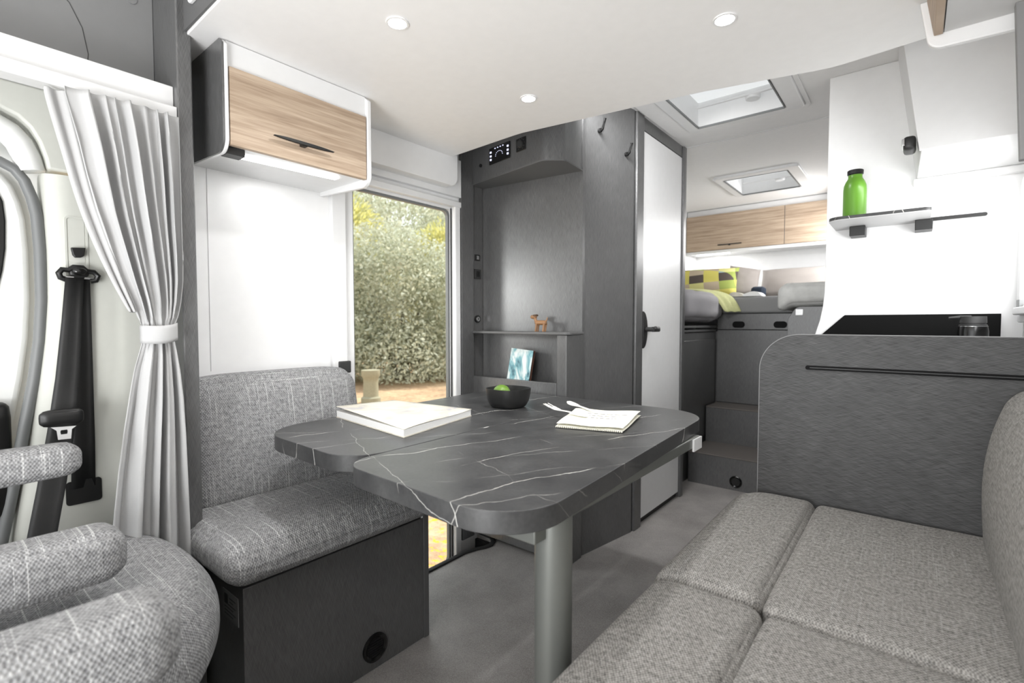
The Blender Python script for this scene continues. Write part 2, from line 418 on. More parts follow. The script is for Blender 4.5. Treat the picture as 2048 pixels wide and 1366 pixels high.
# ================================================================== STRUCTURE
H = 2.08
fl = [(-1.72, -1.6), (.34, -1.6), (.34, 4.95), (-1.72, 4.95), (-1.72, 1.79)] + \
     [(-1.60, 1.79)] + [(-1.60 + .085 * math.sin(math.radians(a)), 1.705 + .085 * math.cos(math.radians(a))) for a in range(10, 91, 10)] + [(-1.555, 1.60), (-1.555, .5), (-1.72, .5)]
struct('floor', MB().prism(fl, 'z', -.03, 0), 'floor', 'light grey vinyl floor with a fine stone fleck')
rimo = [(-1.575, .9), (-1.555, .9), (-1.553, 1.60), (-1.507, 1.675), (-1.512, 1.73), (-1.545, 1.775), (-1.6, 1.795), (-1.67, 1.795)]
rimi = [(-1.60, .9), (-1.575, .9), (-1.573, 1.60), (-1.53, 1.68), (-1.533, 1.72), (-1.56, 1.757), (-1.6, 1.775), (-1.67, 1.775)]
mb = MB()
path = [(-1.566, .9, .002), (-1.566, 1.30, .002), (-1.564, 1.58, .002), (-1.548, 1.64, .002), (-1.528, 1.68, .002), (-1.522, 1.715, .002), (-1.54, 1.755, .002), (-1.58, 1.783, .002), (-1.66, 1.79, .002)]
mb.tube(path, .01, 10, flat=(.011, .007))
struct('trim_1', mb, 'rubber', 'black rubber edging around the floor cut-out by the entry door')
struct('trim_2', MB().box(-1.68, -1.56, .9, 1.79, -.28, -.25).box(-1.565, -1.56, .9, 1.78, -.25, -.03).box(-1.68, -1.56, 1.775, 1.79, -.25, -.03), 'rubber', 'dark step well below the floor at the entry door')
# ceiling with two hatch openings
H1 = (-.925, -.475, 2.12, 2.68); H2 = (-1.11, -.66, 3.72, 4.28)
mb = MB()
mb.box(-1.72, .34, 1.2, H1[2], H, H + .03).box(-1.72, H1[0], H1[2], H1[3], H, H + .03).box(H1[1], .34, H1[2], H1[3], H, H + .03)
mb.box(-1.72, .34, H1[3], H2[2], H, H + .03).box(-1.72, H2[0], H2[2], H2[3], H, H + .03).box(H2[1], .34, H2[2], H2[3], H, H + .03).box(-1.72, .34, H2[3], 4.99, H, H + .03)
struct('ceiling', mb, 'ceil', 'white ceiling above the corridor and bedroom')
H1 = (-.905, -.495, 2.14, 2.66); H2 = (-1.09, -.68, 3.74, 4.26)
struct('trim_3', MB().box(-1.68, -.25, 2.95, 2.956, H - .003, H), 'greybottom', 'thin grey joint line across the white ceiling')
struct('ceiling_cab', MB().box(-1.72, .34, -1.6, .46, 2.0, 2.03), 'ceil', 'ceiling over the cab')
struct('wall_cab_right', MB().box(.30, .34, -1.0, -.4, 0, 2.0), 'cab', 'cab side behind the camera')
# left wall
mb = MB()
mb.box(-1.72, -1.68, .487, 1.05, -.03, H + .03).box(-1.72, -1.68, 1.05, 1.655, 1.60, H + .03).box(-1.72, -1.68, 1.655, 1.80, -.28, H + .03).box(-1.72, -1.68, 1.80, 4.99, -.03, H + .03)
mb.box(-1.72, -1.68, 1.0, 1.05, -.28, 1.60)
struct('wall_left', mb, 'wallwhite', 'glossy white side wall beside the entry door')
struct('trim_4', MB().box(-1.683, -1.6785, .595, .5965, .9, 1.6), 'greybottom', 'thin vertical joint in the white left wall')
struct('wall_rear', MB().box(-1.68, .30, 4.95, 4.99, 0, H), 'wallwhite', 'white wall behind the bed')
mb = MB(); mb.box(.30, .34, -.4, 1.70, 0, H).box(.30, .34, 2.42, 4.95, 0, H).box(.30, .34, 1.7, 2.42, 0, 1.07).box(.30, .34, 1.7, 2.42, 1.52, H)
struct('wall_right', mb, 'wallwhite', 'white side wall behind the sofa and kitchen')
# kitchen bulkhead with the flared foot
pts = [(-.302, H), (-.302, 1.28), (-.303, 1.18), (-.308, 1.12), (-.318, 1.06), (-.334, 1.0), (-.36, .93), (.30, .93), (.30, H)]
struct('wall_kitchen', MB().prism(pts, 'y', 2.5, 2.54), 'wallwhite', 'white bulkhead carrying the marble shelf, flared at its foot', bevel=.003)
# kitchen window
w = struct('window_1', MB().ring(rrect(1.68, 2.44, 1.05, 1.54, .05), rrect(1.75, 2.38, 1.11, 1.48, .04), 'x', .272, .31), 'white', 'white framed kitchen window at the right edge', bevel=.004)
MB().box(.318, .322, 1.72, 2.40, 1.08, 1.51).build('pane', 'glass', w)
MB().box(.255, .275, 1.72, 2.36, 1.075, 1.10).build('blind_rail', 'white', w, bevel=.004)
b_ = MB().box(.262, .276, 2.30, 2.35, 1.10, 1.125).build('blind_catch', 'seal', w, bevel=.002)

# hatches
def hatch(name, b, label):
    x0, x1, y0, y1 = b
    o = struct(name, MB().ring(rrect(x0 - .055, x1 + .075, y0 - .07, y1 + .05, .03), rrect(x0, x1, y0, y1, .008), 'z', H - .018, H + .118), 'white', label, bevel=.006)
    MB().box(x0 - .03, x1 + .03, y0 - .03, y1 + .03, H + .12, H + .128).build('milky_lid', 'milky', o)
    mb = MB().ring(rrect(x0 + .001, x1 - .001, y0 + .001, y1 - .001, .008), rrect(x0 + .006, x1 - .006, y0 + .006, y1 - .006, .006), 'z', H - .0195, H - .010)
    mb.build('seal_line', 'seal', o)
    MB().tube([(x0 + .03, y1 - .10, H + .05), (x1 - .03, y1 - .10, H + .05)], .006).build('blind_rail', 'white', o)
    MB().lathe((x1 - .13, y1 - .07, H + .035), [(.0, 0), (.03, 0), (.034, .006), (.034, .02), (.0, .02)], 24).build('winder', 'white', o)
    return o
hatch('window_2', H1, 'white roof hatch in the ceiling above the corridor')
hatch('window_3', H2, 'white roof hatch in the ceiling above the bed')
mb = MB().ring(rrect(-1.06, -.40, 2.02, 2.76, .06), rrect(-.965, -.42, 2.07, 2.715, .03), 'z', H - .008, H)
struct('trim_5', mb, 'ceil', 'shallow raised surround of the corridor roof hatch', bevel=.003)

# entry door
d = struct('door_1', MB().ring([(1.05, -.25), (1.655, -.25), (1.655, 1.60), (1.05, 1.60)], [(1.10, -.12), (1.622, -.12), (1.622, 1.575), (1.10, 1.575)], 'x', -1.715, -1.69), 'white', 'white entry door with a tall window', bevel=.002)
def rr_n(a, n=8): return rrect(*a, n=n)
MB().ring(rrect(1.10, 1.622, -.12, 1.575, (.03, .001, .001, .05)), rrect(1.112, 1.612, -.105, 1.565, (.028, .001, .001, .045)), 'x', -1.712, -1.695).build('window_gasket', 'seal', d)
MB().box(-1.708, -1.704, 1.09, 1.63, -.13, 1.59).build('pane', 'glass', d)
MB().box(-1.69, -1.662, 1.0, 1.062, -.25, 1.56).build('side_frame', 'white', d, bevel=.006)
MB().box(-1.69, -1.678, 1.066, 1.10, -.25, 1.58).build('inner_frame', 'white', d, bevel=.003)
MB().box(-1.69, -1.662, 1.628, 1.664, -.25, 1.60).build('side_frame', 'white', d, bevel=.006)
MB().box(-1.69, -1.66, 1.05, 1.668, 1.585, 1.612).build('top_frame', 'white', d, bevel=.004)
MB().box(-1.688, -1.684, 1.6215, 1.6265, -.2, 1.58).build('blind_track', 'charcoal', d)
# valance over the door
mb = MB().prism(roundpoly([(.95, 1.655), (1.585, 1.655), (1.585, 1.80), (.95, 1.80)], [0, .04, 0, 0]), 'x', -1.66, -1.60)
struct('trim_6', mb, 'white', 'white valance with a rounded end above the entry door', bevel=.003)
struct('trim_7', MB().box(-1.68, -1.655, 1.05, 1.66, 1.63, 1.80), 'white', 'flat white board above the entry door frame')

# ================================================================== DROP-DOWN BED (low ceiling)
bed = thing('drop_down_bed', 'white flat underside of the raised drop-down bed with three downlights', 'bed', (-.7, 1.0, 1.78))
out = [(-1.68, .48), (-1.24, .475), (-.6, .475), (.02, .475), (.30, .475), (.30, 1.66), (.005, 1.683), (-.20, 1.705), (-.547, 1.62), (-1.19, 1.53), (-1.23, 1.53), (-1.68, 1.555)]
out = roundpoly(out, [0, 0, 0, 0, 0, 0, .2, .2, .5, .03, .03, 0], 5)
MB().prism(out, 'z', 1.78, 1.80).build('underside_panel', 'ceil', bed, bevel=.002)
def inset(pts, d):
    c = Vector((-.7, 1.05)); return [tuple(Vector(p) - (Vector(p) - c).normalized() * d) for p in pts]
MB().prism(inset(out, .03), 'z', 1.80, 1.94).build('bed_frame', 'white', bed)
MB().box(-1.679, -.3, .470, .4745, 1.786, 2.05).build('front_fascia', 'darkflat', bed)
fv = MB().ring(rrect(-1.40, -1.22, 1.825, 1.97, .02), rrect(-1.38, -1.24, 1.843, 1.952, .01), 'y', .462, .470).build('fascia_vent_frame', 'white', bed, bevel=.002)
MB().box(-1.38, -1.24, .4665, .4695, 1.843, 1.952).build('fascia_vent_plate', 'greybottom', fv)

lampd = None
for i, (x, y, lab) in enumerate([(-.995, .782, 'round glowing downlight above the near end of the table'), (-.993, 1.307, 'round glowing downlight above the far end of the table, smallest of the three'), (-.372, 1.27, 'round glowing downlight above the sofa side, nearest the right cabinets')]):
    if i == 0:
        r = thing('ceiling_downlight', lab, 'downlight', (x, y, 1.78), 'downlights in the bed underside')
        MB().lathe((x, y, 1.7765), [(.022, 0), (.027, 0), (.0275, .0033), (.022, .0033)], 36, ring=True).build('bezel', 'white', r)
        MB().lathe((x, y, 1.777), [(0, 0), (.021, 0), (.0215, .0028), (0, .0028)], 32).build('lens', 'lamp', r)
        lampd = r
    else:
        r = dup(lampd, Vector((x, y, 1.78)) - lampd.location); r['label'] = lab
    sp = bpy.data.lights.new('downlight_beam', 'SPOT'); sp.energy = 18; sp.spot_size = math.radians(150); sp.spot_blend = .8; sp.shadow_soft_size = .025
    so2 = bpy.data.objects.new('downlight_beam', sp); C.objects.link(so2); so2.location = (x, y, 1.77)

# ================================================================== LEFT OVERHEAD CABINET
cab = thing('overhead_cabinet', 'overhead cabinet with a light oak door hanging above the left bench', 'cabinet', (-1.55, .75, 1.5))
def endpan(y0, y1):
    return MB().prism(roundpoly([(-1.68, 1.778), (-1.68, 1.505), (-1.385, 1.49), (-1.385, 1.765), (-1.40, 1.778)], [0, 0, .035, 0, 0]), 'y', y0, y1)
endpan(.532, .537).build('side_panel', 'dark', cab)['label'] = 'dark grey outer face of the cabinet end'
endpan(.537, .548).build('end_panel', 'white', cab, bevel=.003)
endpan(.965, .980).build('end_panel', 'white', cab, bevel=.003)
MB().box(-1.68, -1.40, .548, .965, 1.518, 1.530).build('bottom_panel', 'white', cab)
MB().box(-1.41, -1.398, .548, .965, 1.715, 1.778).build('top_rail', 'white', cab)
MB().box(-1.68, -1.66, .548, .965, 1.53, 1.778).build('back_panel', 'white', cab)
dr = MB().box(-1.404, -1.388, .551, .962, 1.512, 1.712).build('door', 'wood_y', cab, bevel=.0015)
def handle(parent, y0, y1, x, z, droop=0):
    mb = MB(); n = 10; c = (y0 + y1) / 2; L = (y1 - y0) / 2; V = []
    for i in range(n + 1):
        t = -1 + 2 * i / n; hh = .0045 * (1 - .75 * abs(t) ** 3)
        V.append((c + t * L, hh))
    top = [(y, z + h_) for y, h_ in V]; bot = [(y, z - h_) for y, h_ in V][::-1]
    mb.prism(bot + top, 'x', x + .014, x + .022); mb.box(x, x + .016, c - .008, c + .008, z - .006, z + .004)
    return mb.build('handle', 'black', parent, bevel=.001)
handle(dr, .655, .835, -1.388, 1.562)
MB().box(-1.46, -1.42, .553, .60, 1.497, 1.5175).build('socket_block', 'charcoal', cab, bevel=.002)
MB().hexa([(-1.495, .612, 1.513), (-1.47, .612, 1.513), (-1.45, .90, 1.513), (-1.475, .90, 1.513), (-1.495, .612, 1.518), (-1.47, .612, 1.518), (-1.45, .90, 1.518), (-1.475, .90, 1.518)]).build('led_strip', 'led', cab)
area('led_beam_bench', (-1.47, .755, 1.508), (-1.50, .755, .5), .02, .26, .55)

# ================================================================== POST + CAB SIDE
struct('trim_8', MB().box(-1.68, -1.45, .452, .487, 0, 1.95), 'dark', 'dark grey upright between the cab and the living space', bevel=.004)
pz = thing('side_lining', 'mid grey upper side lining above the white curtain rail', 'lining panel', (-1.63, .2, 1.63))
MB().box(-1.64, -1.62, -.3, .451, 1.60, 1.99).build('panel', 'upgrey', pz)
fl_ = [( .30, 1.60), (.313, 1.72), (.303, 1.78), (.28, 1.83), (.24, 1.87), (.19, 1.90), (.12, 1.92)]
MB().tube([(-1.6195, a, b) for a, b in fl_], .0009, 6).build('joint_line', 'charcoal', pz)
MB().cyl((-1.6205, .405, 1.90), (-1.618, .405, 1.90), .012, n=20).build('screw_cap', 'upgrey', pz)
rail = thing('curtain_rail', 'white curtain rail box above the cab side window', 'rail', (-1.5, .2, 1.55))
MB().box(-1.62, -1.475, -.3, .4515, 1.592, 1.648).build('rail_box', 'white', rail, bevel=.002)
MB().box(-1.50, -1.452, -.3, .4515, 1.562, 1.591).build('track', 'white', rail, bevel=.002)
# overhead dark end of the cab storage seen beyond the post

# B-pillar lining: a subdivided skin in the y/z plane
def strip(name, rowsL, rowsR, m, parent, x, depth=.03, bulge=0, n=14, thick=True):
    """quad skin between two z-indexed polylines (y,z), bulged in x"""
    bm = bmesh.new(); rows = []
    for (yl, zl), (yr, zr) in zip(rowsL, rowsR):
        r = []
        for k in range(n + 1):
            t = k / n; e = min(t, 1 - t) ; rb = 1 - (1 - min(1, e / .18)) ** 2
            r.append(bm.verts.new((x + bulge * rb, yl + (yr - yl) * t, zl + (zr - zl) * t)))
        r = [bm.verts.new((x - depth, yl, zl))] + r + [bm.verts.new((x - depth, yr, zr))]
        rows.append(r)
    for A, B in zip(rows, rows[1:]):
        for k in range(n + 2): bm.faces.new((A[k], A[k + 1], B[k + 1], B[k]))
    mb = MB(); mb.bm.free(); mb.bm = bm
    o = mb.build(name, m, parent)
    q = o.modifiers.new('sub', 'SUBSURF'); q.levels = 1; q.render_levels = 2
    return o
pil = thing('pillar_lining', 'pale grey moulded pillar lining between cab door and curtain', 'lining panel', (-1.6, .3, .45))
def resample(pl, zs):
    pl = sorted(pl, key=lambda p: p[1]); return [(float(np.interp(z, [p[1] for p in pl], [p[0] for p in pl])), z) for z in zs]
zs = [.40 + i * (1.40 - .40) / 20 for i in range(21)]
Lp = [(.13, .40), (.148, .577), (.177, .755), (.189, .87), (.204, .986), (.214, 1.103), (.216, 1.22), (.213, 1.311), (.213, 1.41)]
strip('pillar_skin', resample(Lp, zs), [(.451, z) for z in zs], 'cab', pil, -1.60, .04, .022, 16)
zs2 = [1.405 + i * (1.56 - 1.405) / 8 for i in range(9)]
La = [(.231, 1.40), (.227, 1.44), (.216, 1.468), (.20, 1.51), (.19, 1.522), (.15, 1.531), (.10, 1.535)]
bm_pts = [(-.2, 1.56), (-.2, 1.535), (.10, 1.533), (.15, 1.529), (.178, 1.518), (.198, 1.498), (.212, 1.470), (.222, 1.435), (.226, 1.409), (.451, 1.409), (.451, 1.592), (-.2, 1.592)]
MB().prism(bm_pts, 'x', -1.64, -1.585).build('arch_skin', 'cab', pil, bevel=.006)
# recessed strip the slider runs in, slot for the belt
MB().ring(rrect(.250, .293, 1.12, 1.305, .008), rrect(.254, .289, 1.124, 1.301, .006), 'x', -1.582, -1.5765).build('adjuster_frame', 'cab', pil)
MB().prism(rrect(.236, .304, .606, .664, .008), 'x', -1.583, -1.5755).build('belt_slot', 'black', pil)
# inner arch (door opening lining)
ap = [(.10, 1.50), (.15, 1.497), (.175, 1.485), (.19, 1.462), (.205, 1.43), (.208, 1.40)]
cd_ = thing('cab_door', 'white cab door with a grey rubber seal at the left edge', 'door', (-1.66, .05, .3))
sealp = [(.0, 1.422), (.06, 1.422), (.11, 1.420), (.149, 1.412), (.172, 1.40), (.187, 1.378), (.199, 1.34), (.206, 1.301), (.2095, 1.22), (.209, 1.103), (.203, 1.009), (.191, .915), (.173, .812), (.153, .687), (.129, .555), (.11, .45)]
MB().tube([(-1.604, a, b) for a, b in sealp], .0115, 12).build('rubber_seal', 'seal', cd_)
ai = [(-.2, 1.534), (.10, 1.534), (.15, 1.529), (.18, 1.518), (.2, 1.498), (.214, 1.47), (.224, 1.435), (.229, 1.40)]
MB().tube([(-1.612, a, b - .028) for a, b in [(-.2, 1.534), (.10, 1.532), (.14, 1.524), (.165, 1.51), (.182, 1.49), (.193, 1.462), (.2, 1.43)]], .026, 14).build('opening_lining', 'cabwhite', cd_)
MB().box(-1.70, -1.67, -.3, .26, .3, 1.6).build('door_backing', 'cabwhite', cd_)
wf = []
for (a, b) in sealp[::-1]: wf.append((a - .014, b - .006 if b > 1.3 else b))
outer = [(a, b) for a, b in wf] + [(-.25, 1.41), (-.25, .45)]
MB().prism(outer, 'x', -1.669, -1.645).build('door_skin', 'cabwhite', cd_, bevel=.012)
wi = [(-.2, 1.38), (.10, 1.38), (.142, 1.366), (.155, 1.33), (.158, 1.286), (.156, 1.22), (.150, 1.17), (.140, 1.12), (-.2, 1.12)]
MB().prism(wi, 'x', -1.647, -1.640).build('window_glass', 'blackgloss', cd_, bevel=.003)
MB().cushion(-1.645, -1.595, -.1, .152, .60, .87, .024, .0, 8).build('door_armrest', 'black', cd_)

struct('wall_cab', MB().box(-1.72, -1.645, -.4, .452, 0, .40), 'black', 'dark cab side below the pillar lining')
# seat belt
sb = thing('seat_belt', 'black seat belt hanging from the pillar between door and curtain', 'seat belt', (-1.57, .25, .6))
MB().prism(rrect(.2565, .2865, 1.195, 1.298, .004), 'x', -1.5795, -1.577).build('slide_plate', 'cab', sb)
MB().prism([(.259, 1.229), (.286, 1.231), (.283, 1.212), (.278, 1.207), (.266, 1.206), (.262, 1.212)], 'x', -1.577, -1.565).build('release_button', 'black', sb, bevel=.002)
g = MB().tube([(-1.566, .248, 1.152), (-1.564, .238, 1.156), (-1.563, .235, 1.166), (-1.563, .241, 1.175), (-1.563, .253, 1.174), (-1.562, .262, 1.182), (-1.562, .278, 1.182), (-1.563, .286, 1.174), (-1.563, .299, 1.173), (-1.563, .307, 1.164), (-1.564, .303, 1.153), (-1.566, .293, 1.151)], .0065, 10)
g.cyl((-1.564, .262, 1.160), (-1.564, .281, 1.160), .004); g.cushion(-1.570, -1.557, .253, .290, 1.160, 1.180, .006, 0, 4)
g.build('guide_loop', 'black', sb)
MB().ball((-1.552, .2705, 1.172), (.01, .0145, .0095)).build('guide_cover', 'blackgloss', sb)
MB().box(-1.568, -1.563, .244, .300, 1.155, 1.159).build('guide_bar', 'chrome', sb)
def web(name, rows, x, m='belt'):
    bm = bmesh.new(); R = []
    for (xx, y0, y1, z) in rows:
        R.append([bm.verts.new((xx + .002 * math.sin(k * 1.3), y0 + (y1 - y0) * k / 5, z)) for k in range(6)])
    for A, B in zip(R, R[1:]):
        for k in range(5): bm.faces.new((A[k], A[k + 1], B[k + 1], B[k]))
    mb = MB(); mb.bm.free(); mb.bm = bm; o = mb.build(name, m, sb); s = o.modifiers.new('s', 'SOLIDIFY'); s.thickness = .0015; return o
web('webbing', [(-1.566, .264, .292, 1.158), (-1.567, .262, .2925, 1.05), (-1.568, .255, .2925, .90), (-1.570, .248, .2925, .75), (-1.577, .246, .292, .645)], 0)
web('webbing', [(-1.561, .246, .280, 1.157), (-1.553, .235, .272, 1.05), (-1.54, .219, .262, .92), (-1.52, .199, .247, .80), (-1.50, .176, .226, .68), (-1.47, .150, .20, .56), (-1.46, .142, .19, .50)], 0)
MB().cushion(-1.505, -1.488, .185, .258, .817, .852, .010, .002, 6).build('tongue_grip', 'black', sb)
tp = MB(); tp.ring([(.202, .815), (.246, .812), (.238, .806), (.236, .784), (.214, .785), (.212, .806)], [(.219, .806), (.230, .806), (.231, .802), (.230, .796), (.219, .796), (.218, .802)], 'x', -1.497, -1.4945)
tp.build('tongue_plate', 'whitemetal', sb)

# curtain
cur = thing('cab_curtain', 'light grey gathered curtain tied back beside the cab pillar', 'curtain', (-1.42, .33, .45))
ZC = [1.560, 1.545, 1.50, 1.44, 1.37, 1.30, 1.22, 1.15, 1.10, 1.065, 1.045, 1.03, 1.015, 1.00, .975, .94, .88, .80, .70, .60, .50, .42]
YL = [.236, .237, .246, .258, .270, .284, .305, .325, .342, .353, .359, .3605, .3605, .359, .352, .342, .331, .318, .304, .293, .284, .28]
YR = [.446, .446, .446, .4465, .447, .447, .447, .445, .440, .434, .428, .4255, .425, .427, .431, .436, .441, .444, .446, .447, .447, .447]
AM = [.010, .012, .017, .020, .021, .021, .020, .018, .015, .011, .007, .006, .006, .007, .011, .015, .018, .021, .023, .024, .025, .025]
def curtain_mesh():
    bm = bmesh.new(); n = 170; rows = []
    zz = np.linspace(1.56, .525, 80)
    for j, z in enumerate(zz):
        yl, yr, am = (float(np.interp(-z, [-q for q in ZC], A)) for A in (YL, YR, AM)); r = []
        for k in range(n + 1):
            t = k / n; tt = t + .030 * math.sin(2.3 * t * 2 * PI + 1) + .012 * math.sin(5.1 * t * 2 * PI)
            lo = 1 / (1 + math.exp((z - 1.03) / .03)); nf = 8.0
            ph = 2 * PI * nf * tt + .35 * math.sin(z * 5 + t * 9); ph2 = 2 * PI * 4.2 * (t + .03 * math.sin(t * 11)) + .5
            wv = math.sin(ph) * (1 - lo) + (math.sin(ph2) + .25 * math.sin(ph2 * 2.3 + 1)) * lo
            sh = math.copysign(min(1, abs(wv)) ** .65, wv)
            a2 = am * (.70 + .45 * math.sin(t * 19 + 1.3 + z * 2)) + (.004 * mnoise.noise(Vector((t * 6, z * 9, 2))))
            y = yl + (yr - yl) * t + .0050 * math.cos(ph) * (1 if am > .008 else .3) * (1 - lo)
            y = min(y, .449 if z > .52 else .452)
            x = -1.435 + a2 * sh + .012 * (1 - (2 * t - 1) ** 2)
            hm = min(1, max(0, (t - .58) / .14)); z2 = 1.02 + (z - 1.02) * (1 + .17 * hm) if z < 1.02 else z
            r.append(bm.verts.new((x, y, z2)))
        rows.append(r)
    for A, B in zip(rows, rows[1:]):
        for k in range(n): bm.faces.new((A[k], A[k + 1], B[k + 1], B[k]))
    mb = MB(); mb.bm.free(); mb.bm = bm; return mb
o = curtain_mesh().build('drape', 'curtain', cur); s_ = o.modifiers.new('s', 'SOLIDIFY'); s_.thickness = .0015
bm = bmesh.new()
fr = [(-1.455, .202, .242, 1.557), (-1.45, .212, .250, 1.50), (-1.445, .229, .262, 1.42), (-1.44, .246, .275, 1.33), (-1.435, .270, .300, 1.24), (-1.43, .302, .322, 1.15), (-1.425, .336, .348, 1.07)]
R = [[bm.verts.new((x + .006 * math.sin(k * 1.1), a + (b - a) * k / 8, z)) for k in range(9)] for x, a, b, z in fr]
for A, B in zip(R, R[1:]):
    for k in range(8): bm.faces.new((A[k], A[k + 1], B[k + 1], B[k]))
mb = MB(); mb.bm.free(); mb.bm = bm; o = mb.build('leading_edge', 'curtain', cur); s_ = o.modifiers.new('s', 'SOLIDIFY'); s_.thickness = .002; q = o.modifiers.new('b', 'SUBSURF'); q.levels = 2; q.render_levels = 2
bm = bmesh.new(); R = []
for i in range(6):
    z = 1.043 - .042 * i / 5; bul = .002 * math.sin(PI * i / 5)
    R.append([bm.verts.new((-1.424 + .026 * math.cos((t / 16 - .5) * PI) ** .6 + bul if 0 < t < 16 else -1.424, .357 + .071 * t / 16, z + .006 * t / 16 - .004 * math.sin(t / 16 * PI))) for t in range(17)])
for A, B in zip(R, R[1:]):
    for k in range(16): bm.faces.new((A[k], A[k + 1], B[k + 1], B[k]))
mb = MB(); mb.bm.free(); mb.bm = bm; o = mb.build('tie_back', 'curtain', cur); s_ = o.modifiers.new('s', 'SOLIDIFY'); s_.thickness = .004
for i in range(9):
    pass

# ================================================================== LEFT BENCH
ben = thing('bench_seat', 'grey upholstered single bench on a dark box beneath the overhead cabinet', 'bench', (-1.45, .79, 0))
MB().box(-1.675, -1.245, .50, 1.084, 0, .405).build('seat_box', 'dark', ben, bevel=.002)
MB().box(-1.247, -1.241, 1.066, 1.086, 0, .43).build('corner_post', 'darkflat', ben, bevel=.001)
MB().box(-1.66, -1.26, .51, 1.07, .405, .425).build('seat_board', 'black', ben)
def fw(p):
    x, y, z = p; # rounded front roll and slight hollow behind the front bolster
    t = max(0, (x + 1.27) / .09)
    z2 = z - (.028 * (1 - math.sqrt(max(0, 1 - min(1, t) ** 2))) if z > .48 else 0)
    if z > .5: z2 -= .006 * math.exp(-((x + 1.345) / .012) ** 2)
    return (x, y, z2)
MB().cushion(-1.62, -1.185, .452, 1.075, .425, .528, .045, .006, 34, fw).build('seat_cushion', 'fab_light', ben, swap=True)
def lean(p):
    x, y, z = p; return (x - (z - .53) * .16, y, z - .04 * max(0, abs(y - .77) - .17) ** 1.0 * (1 if z > .8 else 0))
MB().cushion(-1.625, -1.52, .487, 1.042, .50, .885, .05, .010, 26, lean).build('backrest', 'fab_light', ben)
v_ = MB().lathe((0, 0, 0), [(.030, 0), (.0425, 0), (.0425, .006), (.036, .008), (.030, .004)], 32, ring=True)
vm = Matrix.Translation((-1.245, .873, .068)) @ Matrix.Rotation(PI / 2, 4, 'Y')
bmesh.ops.transform(v_.bm, matrix=vm, verts=v_.bm.verts[:]); v_.build('air_vent', 'blackgloss', ben)
mb = MB(); mb.cyl((-1.246, .873, .068), (-1.2425, .873, .068), .030)
for k in range(-3, 4): mb.box(-1.2425, -1.240, .873 - math.sqrt(.028 ** 2 - (k * .0075) ** 2), .873 + math.sqrt(.028 ** 2 - (k * .0075) ** 2), .068 + k * .0075 - .001, .068 + k * .0075 + .001)
mb.build('vent_grille', 'black', ben)
stt = MB().box(-1.362, -1.272, .4985, .50, .300, .371).build('sticker', 'upgrey', ben); stt['label'] = 'grey information sticker'
mb = MB()
for k in range(6): mb.box(-1.352 + (k > 3) * .03, -1.30 + (k % 2) * .015, .4978, .4984, .310 + k * .009, .312 + k * .009)
mb.box(-1.352, -1.332, .4978, .4984, .34, .362); mb.build('sticker_print', 'charcoal', stt)['kind'] = 'stuff'
MB().box(-1.672, -1.655, 1.02, 1.07, .86, .905).build('rest_bracket', 'charcoal', ben, bevel=.004)

# ================================================================== SWIVEL CAB SEAT
st = thing('swivel_armchair', 'swivelled grey cab armchair in the left foreground, rounded seat facing the table', 'armchair', (-1.15, .1, 0))
def plan(x, y, y1):
    yf = y1 - 1.14 * (x + 1.30) ** 2
    return -.35 + (y + .35) * (yf + .35) / (y1 + .35)
def seatshape(p):
    x, y, z = p; u = (x + 1.23) / .36
    if z > .46: z -= .030 * math.exp(-(u / .45) ** 2) * max(0, min(1, (.38 - y) / .15))
    z -= .05 * max(0, (y - .30) / .13) ** 2 * (1 if z > .46 else .2)
    return (x, plan(x, y, .435), z)
MB().cushion(-1.57, -.89, -.35, .435, .415, .552, .062, .005, 36, seatshape).build('seat_cushion', 'fab_light', st, swap=True)
MB().cushion(-1.55, -.905, -.33, .412, .24, .43, .03, 0, 24, lambda p: (p[0], plan(p[0], p[1], .405), p[2])).build('base_shell', 'charcoal', st)
MB().lathe((-1.2, .02, 0), [(.26, 0), (.26, .02), (.20, .04), (.20, .24), (.0, .24)], 32).build('pedestal', 'black', st)
mb = MB().cyl((-.98, .40, .18), (-.985, .47, .19), .012).cyl((-.985, .455, .19), (-.985, .475, .19), .018).cyl((-.95, .40, .165), (-.952, .455, .168), .009); mb.box(-1.05, -.92, .30, .41, .15, .20)
mb.build('swivel_lever', 'charcoal', st, bevel=.002)
def arm(x, z, y1, w, h, tilt=0):
    def wp(p): return (p[0], p[1], p[2] + tilt * (p[1] - y1))
    return MB().cushion(x - w, x + w, -.32, y1, z - h, z + h, min(w, h) * .72, .003, 22, wp)
arm(-.748, .655, .212, .055, .052).build('armrest', 'fab_light', st, swap=True)
arm(-1.185, .617, .256, .055, .048).build('armrest', 'fab_light', st, swap=True)
arm(-1.36, .768, .226, .035, .032).build('armrest', 'fab_light', st, swap=True)
MB().cushion(-.80, -.71, -.30, .05, .42, .62, .02, 0, 6).build('armrest_bracket', 'charcoal', st)

